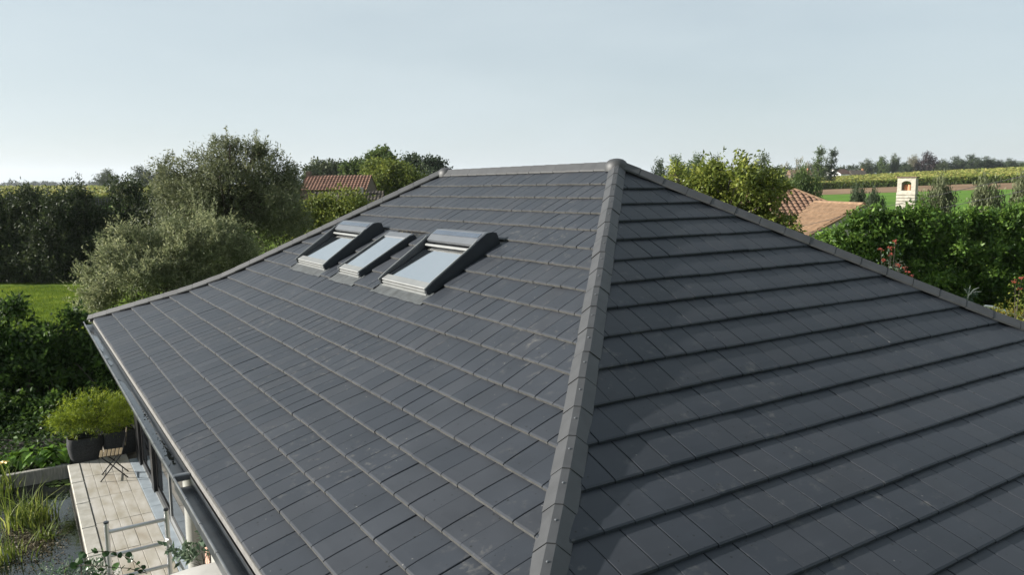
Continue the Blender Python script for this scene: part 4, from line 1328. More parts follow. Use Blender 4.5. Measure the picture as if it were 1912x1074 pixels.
# --- red-berried shrub
def berry_shrub(name, base, stems, label, cat, fruit, leaf, nl=260, seed=3, fname='berry_cluster'):
    g = np.random.default_rng(seed)
    root = thing(name, base, label, cat)
    m_ = MB()
    Ps, Ds = [], []
    for tip in stems:
        tip = np.asarray(tip, float)
        a = np.asarray(base) + g.normal(0, 0.08, 3) * (1, 1, 0)
        mids = [a + (tip - a) * t + np.array((0, 0, math.sin(t * math.pi) * 0.16)) + g.normal(0, 0.03, 3) for t in (0.33, 0.66)]
        m_.tube([a, *mids, tip], [0.022, 0.016, 0.011, 0.005], n=5)
        for _ in range(nl // len(stems)):
            t = g.uniform(0.45, 1.0)
            p_ = a + (tip - a) * t + np.array((0, 0, math.sin(t * math.pi) * 0.14)) + g.normal(0, 0.09, 3)
            Ps.append(p_ - base); Ds.append(g.normal(size=3))
        c_ = MB()
        for _ in range(11):
            c_.lathe([(0.005, -0.016), (0.016, -0.006), (0.017, 0.005), (0.006, 0.016)], tip + g.normal(0, 0.035, 3) * (1, 1, 0.7), n=6)
        tag(c_.build(fname, MT[fruit], root, smooth=True), kind='stuff')
    m_.build('stems', MT['bark'], root)
    n = len(Ps)
    V, Q = leaf_arrays(np.array(Ps), np.array(Ds), g.normal(size=(n, 3)) + (0, 0, 0.6), np.full(n, 0.11) * g.uniform(.6, 1.2, n), np.full(n, 0.045))
    link('leaves', np_mesh('leaves', V, Q, np.clip(g.normal(0.5, 0.2, n), 0, 1)), MT[leaf], root)
    return root


b_ = foot(1668, 21)
berry_shrub('berry_shrub', b_, [at(px, py, 21 + (i % 3) * 0.15) for i, (px, py) in enumerate(((1672, 450), (1662, 462), (1645, 466), (1652, 486), (1678, 494), (1690, 500), (1694, 508), (1704, 515), (1664, 474)))],
            'red-berried shrub poking above the right roof hip before the hedge', 'shrub', 'red', 'L_sage', 200, 4)
b_ = foot(1915, 22)
berry_shrub('flowering_stem', b_, [at(1908, 520, 22), at(1896, 526, 22), at(1904, 540, 22.1), at(1922, 505, 22)],
            'tall stem with coral flowers and pale leaves at the right edge', 'plant', 'red', 'L_yellow', 120, 6, 'flower')
b_ = foot(1885, 23.5)
tree('autumn_shrub', b_, 'small orange and yellow autumn shrub at the right edge below the hedge', 'shrub',
     cam_lobes([(1884, 580, 23.5, 0.28, 0.3, 0.16), (1902, 592, 23.5, 0.3, 0.3, 0.2), (1872, 592, 23.5, 0.2, 0.2, 0.16), (1890, 620, 23.5, 0.4, 0.4, 0.4)], b_), 1300, 0.08, 0.035, 'L_autumn', 24, 0.03, sub=8, cr=0.2)
b_ = foot(1808, 25)
pl = thing('plume_plant', b_, 'slender plant with drooping white plumes in front of the hedge shade', 'plant')
m_ = MB()
top_ = at(1808, 552, 25)
m_.tube([b_, (np.asarray(b_) + top_) / 2, top_], [0.02, 0.02, 0.014], n=6)
for px, py in ((1828, 537), (1822, 549), (1800, 540), (1832, 545), (1812, 533)):
    e_ = at(px, py, 25 + random.uniform(-.1, .1))
    m_.tube([top_, (top_ + e_) / 2 + np.array((0, 0, 0.06)), e_], [0.012, 0.02, 0.006], n=6)
m_.build('stem', MT['plume'], pl)
V, Q, v, _ = make_crown(31, [(*(top_ - b_ + np.array((0, 0, -0.05))), 0.14, 0.14, 0.16)], 160, 0.10, 0.03, sub=5)
link('leaves', np_mesh('leaves', V, Q, v), MT['L_sage'], pl)
# white slatted garden screen lying low in the right corner
b_ = foot(1890, 24.5)
wt = thing('garden_screen', b_, 'white slatted garden screen at the right edge in front of the hedge', 'screen')
for i in range(7):
    q = MB()
    p_ = at(1846 + i * 11, 572 + i * 3.4, 24.5)
    q.box(p_, (0.13, 0.24, 0.05), bev=0.008)
    q.build('slat', MT['white'], wt)
q = MB()
for i in (0, 3, 6):
    p_ = at(1846 + i * 11, 572 + i * 3.4, 24.5)
    q.tube([(p_[0], p_[1], GROUND), (p_[0], p_[1], p_[2] - 0.02)], 0.03, n=6)
q.build('posts', MT['white'], wt)

# ------------------------------------------------------------------ neighbour houses
def pantile_face(m_, A, B, C_, D_, tw, tl, amp):
    """roof face A-B (eave, left to right) to D-C (top); wavy pantiles in stepped courses; A,B,C,D may form a trapezium"""
    A, B, C_, D_ = (np.asarray(q_, float) for q_ in (A, B, C_, D_))
    nrm = np.cross(B - A, D_ - A)
    if np.linalg.norm(nrm) < 1e-6: nrm = np.cross(B - A, C_ - A)
    nrm /= np.linalg.norm(nrm)
    if nrm[2] < 0: nrm = -nrm
    ud = (B - A) / np.linalg.norm(B - A)
    vd = np.cross(nrm, ud)
    if vd[2] < 0: vd = -vd
    loc = lambda p: ((p - A) @ ud, (p - A) @ vd)
    (a0, _), (b0, _), (c0, h), (d0, h2) = loc(A), loc(B), loc(C_), loc(D_)
    h = max(h, h2)
    nr = max(2, int(round(h / tl)))
    for i in range(nr):
        v0, v1 = h * i / nr, h * (i + 1) / nr
        l0, l1 = a0 + (d0 - a0) * v0 / h, a0 + (d0 - a0) * v1 / h
        r0, r1 = b0 + (c0 - b0) * v0 / h, b0 + (c0 - b0) * v1 / h
        u0, u1 = min(l0, l1), max(r0, r1)
        nc = max(1, int((u1 - u0) / (tw / 4)))
        low_, up = [], []
        for j in range(nc + 1):
            u = u0 + (u1 - u0) * j / nc
            wv = amp * (0.5 + 0.5 * math.cos(2 * math.pi * u / tw))
            ua, ub = min(max(u, l0), r0), min(max(u, l1), r1)
            low_.append(A + ud * ua + vd * (v0 - 0.02) + nrm * (wv + 0.035))
            up.append(A + ud * ub + vd * v1 + nrm * (wv * 0.9))
        pts = low_ + up + [q_ - nrm * 0.035 for q_ in low_]
        k = nc + 1
        fs = [(j, j + 1, k + j + 1, k + j) for j in range(nc)] + [(2 * k + j, 2 * k + j + 1, j + 1, j) for j in range(nc)]
        m_.poly(pts, fs)


def cf(r, d, z):
    return np.array((CX + RH[0] * r + FH[0] * d, CY + RH[1] * r + FH[1] * d, z))


nh = thing('neighbour_house', cf(16, 42, 0), 'low house with orange clay tiled roof and white chimney behind the hedge', 'house')
gz0 = float(hgt(*cf(16, 42, 0)[:2])) - 0.3
rz, ez = 4.98, 2.3
R1, R2 = cf(9.5, 43, rz), cf(15.7, 43, rz)
E1, E2, E3, E4 = cf(4.5, 38, ez), cf(20.8, 38, ez), cf(20.8, 48, ez), cf(4.5, 48, ez)
q = MB()
pantile_face(q, E1, E2, R2, R1, 0.30, 0.34, 0.085)
pantile_face(q, E2, E3, R2, R2, 0.30, 0.34, 0.085)
q.poly([E3, E4, R1, R2], [(0, 1, 2, 3)]); q.poly([E4, E1, R1], [(0, 1, 2)])
q.build('main_roof', MT['clay'], nh, recalc=False)
q = MB()
W0, W1 = cf(16.35, 41.5, 4.28), cf(16.35, 35.7, 4.28)
wl0, wl1 = cf(13.1, 41.5, 2.45), cf(13.1, 35.7, 2.45)
wr0, wr1 = cf(19.6, 41.5, 2.45), cf(19.6, 35.7, 2.45)
pantile_face(q, wl1, wl0, W0, W1, 0.30, 0.34, 0.085)
pantile_face(q, wr0, wr1, W1, W0, 0.30, 0.34, 0.085)
q.build('wing_roof', MT['clay2'], nh, recalc=False)
q = MB()
q.tube([R1 + (0, 0, .03), R2 + (0, 0, .03)], 0.10, n=8)
q.tube([R2 + (0, 0, .03), E2 + (0, 0, .06)], 0.09, n=8)
q.tube([W0 + (0, 0, .03), W1 + (0, 0, .03)], 0.10, n=8)
q.tube([W1 + (0, 0, 0.0), wl1 + (0, 0, .03)], 0.07, n=6)
q.build('ridge_tiles', MT['clay2'], nh, smooth=True)
q = MB()
ax_ = (np.array((*RH, 0)), np.array((*FH, 0)), np.array((0, 0, 1.0)))
q.box(cf(12.65, 43, (ez + gz0) / 2), (15.6, 9.4, ez - gz0 - 0.05), ax_)
q.box(cf(16.35, 38.8, (2.4 + gz0) / 2), (5.9, 5.9, 2.4 - gz0 - 0.05), ax_)
q.poly([wl1, wr1, W1], [(0, 1, 2)])
q.build('wall', MT['whitebrick'], nh)
# chimney, turned so that its front and right sides show
ca = R(42)
c1 = RH * math.cos(ca) - FH * math.sin(ca)
c2 = RH * math.sin(ca) + FH * math.cos(ca)
a1, a2, a3 = np.array((*c1, 0)), np.array((*c2, 0)), np.array((0, 0, 1.0))
ck = at(1694, 360, 36.4)
ck[2] = 0
cz1 = at(1694, 331, 36.4)[2]
hw = 0.40
q = MB()
q.box(ck + a3 * (cz1 - 0.62 + 1.5) / 2, (2 * hw, 0.44, cz1 - 0.62 - 1.5), (a1, a2, a3))
for i in range(0, 15):      # brick courses standing slightly proud
    zc = 2.9 + i * 0.145
    if zc > cz1 - 0.7: break
    q.box(ck + a3 * zc, (2 * hw + 0.022, 0.522, 0.118), (a1, a2, a3), bev=0.006)
for sx in (-1, 1):
    for sy in (-1, 1):
        q.box(ck + a1 * sx * (hw - 0.095) + a2 * sy * 0.13 + a3 * (cz1 - 0.42), (0.19, 0.18, 0.42), (a1, a2, a3))
n = 10
for sy in (-1, 1):          # arched lintel
    pr = [(-hw, cz1 - 0.08), (hw, cz1 - 0.08), (hw, cz1 - 0.22), (0.23, cz1 - 0.22 - 0.15)]
    pr = [(-hw + 0.002, cz1 - 0.05), (hw - 0.002, cz1 - 0.05), (hw - 0.002, cz1 - 0.30)] + [(0.21 * math.cos(t), cz1 - 0.30 + 0.13 * math.sin(t)) for t in np.linspace(0, math.pi, n)] + [(-hw + 0.002, cz1 - 0.30)]
    q.prism(pr, ck + a2 * (sy * 0.13 - 0.088), a1, a3, a2 * 0.176)
for sx in (-1, 1):
    q.box(ck + a1 * sx * (hw - 0.06) + a3 * (cz1 - 0.14), (0.115, 0.08, 0.17), (a1, a2, a3))
chim = q.build('chimney', MT['whitebrick'], nh)
q = MB(); q.box(ck + a3 * (cz1 + 0.0), (2 * hw + 0.08, 0.52, 0.06), (a1, a2, a3), bev=0.01); q.build('chimney_cap', MT['darkbrick'], chim)
for sx in (-0.10, 0.09):
    q = MB(); q.lathe([(0.08, 0), (0.085, 0.1), (0.07, 0.26), (0.085, 0.28)], ck + a1 * sx + a3 * (cz1 - 0.62), n=10); q.build('chimney_pot', MT['terra'], chim, smooth=True)

# barn, left
bn = thing('barn', cf(-13, 60, 0), 'brick barn with red pantile roof behind the left hip', 'barn')
bz = float(hgt(*cf(-13, 60, 0)[:2])) - 0.2
bl, br_ = (566 - 956) / PF * 60, (690 - 956) / PF * 60
zr, zm, zl = at(630, 328, 62)[2], at(630, 355, 60)[2], at(640, 402, 57.5)[2]
q = MB()
pantile_face(q, cf(bl, 59.6, zm), cf(br_, 59.6, zm), cf(br_, 62, zr), cf(bl, 62, zr), 0.26, 0.40, 0.06)
q.poly([cf(bl, 62, zr), cf(br_, 62, zr), cf(br_, 64.6, zm), cf(bl, 64.6, zm)], [(0, 1, 2, 3)])
q.build('upper_roof', MT['clayred'], bn, recalc=False)
q = MB()
bl2, br2 = (572 - 956) / PF * 57, (728 - 956) / PF * 57
pantile_face(q, cf(bl2, 57, zl), cf(br2, 57, zl), cf(br2 - 0.8, 59.7, zm - 0.08), cf(bl2, 59.7, zm - 0.08), 0.26, 0.40, 0.05)
q.build('lean_to_roof', MT['claydark'], bn, recalc=False)
q = MB()
q.box(cf((bl2 + br2) / 2, 58.5, (zl + bz) / 2), (br2 - bl2 - 0.3, 2.7, zl - bz), ax_)
q.box(cf((bl + br_) / 2, 62.1, (zm + bz) / 2), (br_ - bl - 0.1, 4.8, zm - bz), ax_)
for rr_ in (bl + 0.06, br_ - 0.06):
    q.poly([cf(rr_, 59.7, zm), cf(rr_, 64.5, zm), cf(rr_, 62, zr - 0.03)], [(0, 1, 2)])
q.build('wall', MT['darkbrick'], bn)
q = MB(); q.box(cf(bl + 0.18, 62, zr + 0.0), (0.32, 0.5, 0.7), ax_, bev=0.02); q.build('chimney', MT['darkbrick'], bn)
q = MB(); q.box(cf((672 + 6 - 956) / PF * 59, 59.2, zm - 0.05), (0.25, 0.25, 0.5), ax_, bev=0.02); q.build('vent_stack', MT['greywood'], bn)

# far farmhouses on the right crest
def far_house(px0, px1, pyt, pyb, d, label, roofmat, wallmat, gable):
    r0, r1 = (px0 - 956) / PF * d, (px1 - 956) / PF * d
    c_ = (r0 + r1) / 2
    zt, zb = at((px0 + px1) / 2, pyt, d)[2], at((px0 + px1) / 2, pyb, d)[2]
    h_ = thing('farmhouse', cf(c_, d, zb - 1.2), label, 'house')
    dep = 8.0
    q_ = MB()
    if gable:
        # ridge runs back and to the right from a gable facing the camera
        g0, g1 = r0, r0 + (r1 - r0) * 0.42
        gm_ = (g0 + g1) / 2
        zm_ = zb + 1.2
        sh = np.array((r1 - g1))
        def P_(r, dd, z): return cf(r, dd, z)
        q_.poly([P_(g0, d + 6, zb - 2), P_(g1, d, zb - 2), P_(g1, d, zm_), P_(gm_, d + 3, zt), P_(g0, d + 6, zm_)], [(0, 1, 2, 3, 4)])
        q_.poly([P_(g1, d, zb - 2), P_(r1, d + 6, zb - 2), P_(r1, d + 6, zm_), P_(g1, d, zm_)], [(0, 1, 2, 3)])
        q_.build('wall', MT[wallmat], h_, recalc=False)
        q_ = MB()
        rr2 = gm_ + (r1 - g1)
        q_.poly([P_(g1 + .4, d - .2, zm_ - .2), P_(r1, d + 6, zm_ - .2), P_(rr2, d + 9, zt), P_(gm_, d + 2.8, zt)], [(0, 1, 2, 3)])
        q_.poly([P_(g0 - .2, d + 6.2, zm_ - .2), P_(gm_, d + 2.9, zt + .05), P_(rr2, d + 9.1, zt + .05), P_(g0 + (r1 - g1), d + 12, zm_ - .2)], [(0, 1, 2, 3)])
        q_.build('roof', MT[roofmat], h_, recalc=False)
    else:
        q_.box(cf(c_, d + dep / 2, (zb - 2 + zb + 0.5) / 2), (r1 - r0, dep, 2.5), ax_); q_.build('wall', MT[wallmat], h_)
        q_ = MB()
        q_.prism([(0, zb + 0.4), (dep / 2, zt), (dep, zb + 0.4)], cf(r0 - 0.3, d, 0), ax_[1], ax_[2], ax_[0] * (r1 - r0 + 0.6))
        q_.build('roof', MT[roofmat], h_)
        q_ = MB(); q_.box(cf(r1 - 0.8, d + dep / 2, zt), (0.9, 0.9, 1.6), ax_); q_.build('chimney', MT['terra'], h_)
    return h_


far_house(1542, 1598, 315.5, 329, 432, 'far farmhouse with pale gable and red roof on the right crest', 'clayred', 'white', True)
far_house(1588, 1614, 317.5, 328, 434, 'far dark-roofed outbuilding beside the pale-gabled farmhouse', 'claydark', 'darkbrick', False)
far_house(1474, 1512, 317, 328, 436, 'far red-roofed house half hidden by thin trees on the right', 'clay', 'darkbrick', False)

# ------------------------------------------------------------------ fields
sheet('meadow_field', MT['meadow'], 1380, 2300, 62, 206, 60, 40, 0.06)
sheet('ploughed_field', MT['plough'], 1380, 2300, 206, 260, 60, 30, 0.08)


def maize(name, a0, a1, d0, d1, n, h, seed, label):
    g = np.random.default_rng(seed)
    A = g.uniform(math.atan((a0 - 956) / PF), math.atan((a1 - 956) / PF), n)
    edge = g.random(n) < 0.35
    Dd = np.where(edge, d0 + g.random(n) * 2.0, np.exp(g.uniform(math.log(d0), math.log(d1), n)))
    x = CX + Dd * (FH[0] * np.cos(A) + RH[0] * np.sin(A)); yv = CY + Dd * (FH[1] * np.cos(A) + RH[1] * np.sin(A))
    zb = hgt(x, yv)
    up = np.where(edge, g.uniform(0.0, h * 0.8, n), g.uniform(h * 0.5, h * 0.85, n))
    P = np.stack((x, yv, zb + up), 1)
    D = g.normal(size=(n, 3)) * (0.6, 0.6, 0.3) + (0, 0, 0.9)
    N = g.normal(size=(n, 3)) + np.array((-FH[0], -FH[1], 0.5)) * 0.8
    V, Q = leaf_arrays(P, D, N, g.uniform(0.5, 1.0, n), np.where(edge, 0.30, 0.55) * (1 + Dd / 400))
    v = np.clip(np.where(edge, up / h * 0.55, 0.72) + g.normal(0, 0.14, n), 0, 1)
    o_ = link(name, np_mesh(name, V, Q, v), MT['L_corn'])
    tag(o_, label, 'maize', kind='stuff')


sheet('maize_ground', MT['meadow'], 1380, 2300, 260, 430, 60, 30, 0.10)
maize('maize_field', 1385, 2150, 260, 425, 70000, 2.3, 41, 'long strip of standing maize across the right hillside')
sheet('stubble_ground', MT['meadow'], -420, 640, 150, 420, 50, 30, 0.10)
maize('maize_field', -250, 640, 190, 400, 32000, 2.3, 42, 'yellow-green maize field beyond the dark hedge at left')

# ------------------------------------------------------------------ far trees: a few shapes, each copy its own thing
def proto(seed, lobes, n, L, W, **kw):
    V, Q, v, subs = make_crown(seed, lobes, n, L, W, zmin=0.0, **kw)
    m_ = make_trunk(seed, subs, (0, 0, 0.6), 0.022, 8)
    tm = bpy.data.meshes.new('trunk')
    tm.from_pydata(m_.v, [], m_.f); tm.materials.append(MT['bark']); tm.update()
    me_ = np_mesh('crown', V, Q, v)
    me_.materials.append(MT['L_far'])
    return me_, tm


PROTO = {
    'round': proto(51, [(0, 0, 0.60, 0.34, 0.34, 0.32), (0.18, 0, 0.42, 0.26, 0.3, 0.28), (-0.2, 0.05, 0.45, 0.26, 0.3, 0.28), (0.05, 0, 0.8, 0.2, 0.2, 0.16)], 5200, 0.045, 0.032, sub=10),
    'oval': proto(52, [(0, 0, 0.72, 0.22, 0.22, 0.24), (0.08, 0, 0.48, 0.26, 0.26, 0.26), (-0.1, 0, 0.38, 0.24, 0.24, 0.26)], 4600, 0.045, 0.030, sub=10),
    'poplar': proto(53, [(0, 0, z, r_, r_, 0.14) for z, r_ in ((0.2, 0.09), (0.36, 0.11), (0.52, 0.10), (0.68, 0.085), (0.84, 0.06), (0.94, 0.035))], 4200, 0.035, 0.022, sub=8, upbias=0.9),
    'thin': proto(54, [(0, 0, 0.7, 0.2, 0.2, 0.26), (0.12, 0, 0.45, 0.18, 0.18, 0.2), (-0.14, 0, 0.5, 0.16, 0.16, 0.2)], 900, 0.05, 0.028, sub=10, sprays=0.3),
    'bush': proto(55, [(0, 0, 0.5, 0.6, 0.6, 0.45), (0.5, 0, 0.4, 0.5, 0.5, 0.4), (-0.5, 0.1, 0.4, 0.5, 0.5, 0.4)], 6500, 0.075, 0.045, sub=10, sprays=0.15),
}
grp = {}


def far_tree(kind, px, pyt, d, wpx, leaf, label, name=None, cat='tree', base_py=None):
    """height from the terrain to photo row pyt; width wpx photo pixels"""
    p_ = foot(px, d)
    zt = at(px, pyt, d)[2]
    if base_py is not None: p_[2] = at(px, base_py, d)[2]
    h_ = zt - p_[2]
    root = thing(name or ('far_tree' if kind != 'bush' else 'bush'), p_, label, cat)
    natural = {'round': 0.95, 'oval': 0.68, 'poplar': 0.24, 'thin': 0.6, 'bush': 2.1}[kind]
    ws = wpx / PF * d / natural
    root.scale = (ws, ws, h_ * 1.0)
    root.rotation_euler.z = random.uniform(0, 6.28)
    cm, tm = PROTO[kind]
    c_ = link('crown', cm, None, root)
    c_.material_slots[0].link = 'OBJECT'; c_.material_slots[0].material = MT[leaf]
    link('trunk', tm, None, root)
    return root


far_tree('round', 210, 320, 330, 40, 'L_far', 'lone round tree on the left skyline beyond the maize')
far_tree('round', 272, 315, 300, 48, 'L_far', 'broad pale-green tree on the skyline right of the lone round tree')
far_tree('round', 316, 313, 300, 44, 'L_far', 'skyline tree partly hidden by the big willow')
far_tree('bush', 287, 350, 90, 22, 'L_yellow', 'bright green bush top between the far tree and the willow', cat='bush')
far_tree('round', 550, 322, 160, 40, 'L_far', 'grey-green tree just right of the willow crown')
for i, (px, t, w, lf, lb) in enumerate((
        (1230, 306, 40, 'L_fardk', 'dark tree top beside the near ridge cap'), (1262, 300, 46, 'L_green', 'green tree behind the walnut, nearest the ridge cap'),
        (1298, 297, 50, 'L_green', 'broad green tree top in the row behind the walnut'), (1335, 300, 46, 'L_far', 'paler tree at the right of the row behind the walnut'))):
    far_tree('round', px, t, 150 + i * 4, w, lf, lb)
far_tree('round', 1420, 296, 130, 44, 'L_far', 'airy round tree right of the walnut crown')
far_tree('thin', 1460, 306, 240, 22, 'L_thin', 'thin pale tree, leftmost of the bare skyline trees at right')
far_tree('thin', 1486, 296, 250, 24, 'L_thin', 'tall thin pale tree left of the two poplars')
far_tree('thin', 1503, 304, 255, 22, 'L_thin', 'small thin tree just left of the poplars')
far_tree('poplar', 1524, 283, 260, 14, 'L_green', 'olive-brown poplar, left one of the pair on the skyline')
far_tree('thin', 1537, 292, 265, 16, 'L_far', 'thin grey tree standing between the two poplars')
far_tree('poplar', 1548, 286, 262, 13, 'L_fardk', 'dark poplar, right one of the pair on the skyline')
far_tree('bush', 1500, 318, 95, 60, 'L_green', 'rounded olive bush behind the neighbour roof ridge', cat='bush')
far_tree('bush', 1455, 325, 100, 46, 'L_green', 'low olive bush left of the neighbour roof ridge', cat='bush')
far_tree('bush', 1600, 351, 78, 46, 'L_fardk', 'dark green bush in the meadow left of the white chimney', cat='bush')
far_tree('bush', 1632, 358, 76, 40, 'L_fardk', 'lower dark bush touching the white chimney', cat='bush')
far_tree('bush', 1745, 342, 62, 74, 'L_willow', 'grey-green bush just right of the white chimney', cat='bush')
far_tree('bush', 1840, 342, 58, 84, 'L_willow', 'broad grey-green bush under the cables at right', cat='bush')
far_tree('bush', 1910, 336, 62, 74, 'L_willow', 'grey-green bush at the right edge above the hedge', cat='bush')
TL = [(1612, 300, 26, 'oval', 'L_far', 'pale tree at the left end of the far right tree line'), (1640, 297, 30, 'round', 'L_green', 'round olive tree in the far right tree line'),
      (1664, 291, 18, 'oval', 'L_far', 'slim pale tree beside the round olive tree'), (1684, 306, 26, 'round', 'L_fardk', 'low dark tree behind the white chimney'),
      (1699, 293, 22, 'oval', 'L_thin', 'pale tree left of the copper-dark tree'), (1724, 289, 36, 'round', 'L_copper', 'dark copper-coloured tree on the far tree line'),
      (1752, 300, 24, 'oval', 'L_far', 'grey-green tree right of the copper-dark tree'), (1778, 296, 34, 'round', 'L_fardk', 'dark green tree starting the dense right wood'),
      (1806, 293, 36, 'round', 'L_fardk', 'broad dark tree in the dense right wood'), (1834, 295, 32, 'oval', 'L_fardk', 'tall dark tree in the dense right wood'),
      (1856, 302, 30, 'round', 'L_fardk', 'dark tree sloping down the right wood'), (1876, 298, 22, 'oval', 'L_fardk', 'last tall tree of the right wood'),
      (1902, 306, 40, 'round', 'L_green', 'lower green tree at the right end of the skyline')]
for px, t, w, kd, lf, lb in TL:
    far_tree(kd, px, t, 450 + random.uniform(-8, 8), w, lf, lb)
# low scrub that closes the far tree line
V, Q, v, _ = make_crown(61, [(*(at(px, 320 - (px - 1600) * 0.014 + random.uniform(-2, 2), 470)), 6, 4, 3.2) for px in range(1440, 1960, 17)], 16000, 0.9, 0.6, sub=6, zmin=-50)
o = link('scrub', np_mesh('scrub', V, Q, v), MT['L_fardk'])
tag(o, 'low dark scrub along the foot of the far right tree line', 'scrub', kind='stuff')
V, Q, v, _ = make_crown(62, [(*(at(px, 352 + random.uniform(-3, 2) - (px > 60) * 0, 1300)), 16, 8, 8.0) for px in list(range(-120, 190, 14)) + list(range(225, 330, 14))], 16000, 3.0, 2.0, sub=6, zmin=-50)
o = link('far_wood', np_mesh('far_wood', V, Q, v), MT['L_fardk'])
tag(o, 'hazy belt of far-off woodland on the left skyline', 'wood', kind='stuff')


def hill(name, pts, d, depth_, label=None):
    """wooded ridge far away: outline given as (photo x, photo y)"""
    m_ = MB()
    xs = np.linspace(pts[0][0], pts[-1][0], 120)
    ys = np.interp(xs, [p[0] for p in pts], [p[1] for p in pts])
    g = np.random.default_rng(int(d))
    P_ = []
    for x, y_ in zip(xs, ys):
        t = at(x, y_ + g.normal(0, 0.35), d)
        fr = foot(x, d - depth_); bk = foot(x, d + depth_ * 1.5)
        P_ += [(fr[0], fr[1], -12.0), tuple(np.array((fr[0], fr[1], 0)) * 0.4 + np.array((t[0], t[1], 0)) * 0.6 + np.array((0, 0, t[2] * 0.8))), tuple(t), (bk[0], bk[1], -12.0)]
    m_.poly(P_, [(4 * i + k, 4 * i + 4 + k, 4 * i + 5 + k, 4 * i + 1 + k) for i in range(len(xs) - 1) for k in range(3)])
    o_ = m_.build(name, MT['wood_hill'], smooth=False, recalc=False)
    tag(o_, kind='structure')


hill('hills', [(-300, 352), (-60, 346), (20, 343), (45, 339), (75, 338), (110, 340), (150, 345), (200, 348), (330, 350), (500, 352)], 5200, 500)
hill('hills', [(1380, 318), (1560, 316), (1600, 315), (1700, 318), (1800, 306), (1880, 301), (1960, 299), (2100, 302)], 2600, 300)

# ------------------------------------------------------------------ cables, trellis
for (x0, y0, x1, y1, xm, ym, lb) in ((1490, 424, 1990, 312, 1720, 371, 'upper overhead cable crossing in front of the white chimney'), (1500, 436, 1990, 339, 1720, 396, 'lower overhead cable crossing just above the laurel hedge')):
    A_, B_, C_ = at(x0, y0, 35), at(xm, ym, 31), at(x1, y1, 27)
    path = []
    for i in range(25):
        t = i / 24
        path.append(A_ * (1 - t) * (1 - 2 * t) + B_ * 4 * t * (1 - t) + C_ * t * (2 * t - 1))
    q = MB(); q.tube(path, 0.011, n=5)
    tag(q.build('overhead_cable', MT['cable']), lb, 'cable')
b_ = foot(192, 50.6)
tr = thing('trellis', b_, 'grey square-mesh trellis showing through the hedge top at left', 'trellis')
p0, p1 = (176 - 956) / PF * 50.6, (205 - 956) / PF * 50.6
zt = at(190, 371, 50.6)[2]
for i in range(7):
    q = MB(); r_ = p0 + (p1 - p0) * i / 6; q.box(cf(r_, 50.6, zt - 0.38), (0.035, 0.035, 0.76), ax_); q.build('upright', MT['zinc'], tr)
for i in range(5):
    q = MB(); q.box(cf((p0 + p1) / 2, 50.56, zt - i * 0.18), (p1 - p0, 0.03, 0.03), ax_); q.build('crossbar', MT['zinc'], tr)
for r_ in (p0 - 0.03, p1 + 0.03):
    q = MB(); q.box(cf(r_, 50.6, (zt + GROUND) / 2), (0.06, 0.06, zt - GROUND), ax_); q.build('post', MT['zinc'], tr)

# ------------------------------------------------------------------ terrace furniture
def half_planter(name, cx, cy, w, h, ang, label):
    """soft-sided trough with bulging belly and open top"""
    root = thing(name, (cx, cy, 0.03), label, 'planter')
    ca_, sa = math.cos(ang), math.sin(ang)
    m_ = MB()
    prof_ = [(0.80, 0.0), (0.92, 0.12), (1.0, 0.30), (1.0, h * 0.72), (0.96, h - 0.01), (0.93, h), (0.89, h - 0.02), (0.88, h - 0.10)]
    n_ = 28
    pts_ = []
    for s_, z_ in prof_:
        for k in range(n_):
            t = 2 * math.pi * k / n_
            ex = 0.55
            x_ = w / 2 * s_ * math.copysign(abs(math.cos(t)) ** ex, math.cos(t))
            y_ = 0.24 * s_ * math.copysign(abs(math.sin(t)) ** ex, math.sin(t))
            pts_.append((cx + x_ * ca_ - y_ * sa, cy + x_ * sa + y_ * ca_, 0.03 + z_ + random.gauss(0, 0.003)))
    fs_ = [(i * n_ + k, i * n_ + (k + 1) % n_, (i + 1) * n_ + (k + 1) % n_, (i + 1) * n_ + k) for i in range(len(prof_) - 1) for k in range(n_)]
    fs_.append(tuple(range(n_ - 1, -1, -1)))
    m_.poly(pts_, fs_)
    m_.build('bag', MT['felt'], root, smooth=True)
    e = (len(prof_) - 1) * n_
    m2_ = MB(); m2_.poly(pts_[e:e + n_], [tuple(range(n_))]); m2_.build('soil', MT['soil'], root, recalc=False)
    return root


half_planter('planter', -6.32, 8.32, 0.62, 0.46, 0.0, 'dark grey fabric planter at the corner of the terrace by the pond')
half_planter('planter', -5.70, 8.36, 0.66, 0.48, 0.05, 'dark grey fabric planter behind the folding chair beside the wall')
b_ = np.array((-6.05, 8.38, 0.42))
tree('bamboo', b_, 'bright yellow-green feathery bamboo growing from the fabric planters', 'plant',
     [(-0.25, 0, 0.34, 0.38, 0.26, 0.24), (0.25, 0, 0.36, 0.40, 0.26, 0.24), (-0.32, 0.05, 0.60, 0.16, 0.15, 0.20), (0.02, 0, 0.60, 0.15, 0.15, 0.18), (0.42, 0, 0.52, 0.2, 0.16, 0.16), (-0.62, 0, 0.30, 0.18, 0.16, 0.14), (0, 0, 0.16, 0.5, 0.22, 0.14)],
     7500, 0.09, 0.012, 'L_bamboo', 71, 0.012, (0, 0, 0.6), limbs=24, sub=12, cr=0.2, sprays=0.35, upbias=0.8, crown_name='leaves', trunk_name='canes', zmin=0.02)
# bare twigs by the wall
q = MB()
tw = thing('dead_twigs', (-5.62, 8.75, 0.0), 'bare dead twigs standing beside the bamboo under the gutter', 'plant')
for i in range(9):
    a = np.array((-5.62 + random.gauss(0, .06), 8.75 + random.gauss(0, .05), 0.0))
    q.tube([a, a + (random.gauss(0, .07), 0, 0.7), a + (random.gauss(0, .18), random.gauss(0, .1), random.uniform(1.1, 1.6))], [0.008, 0.006, 0.002], n=4)
q.build('stems', MT['bark'], tw)


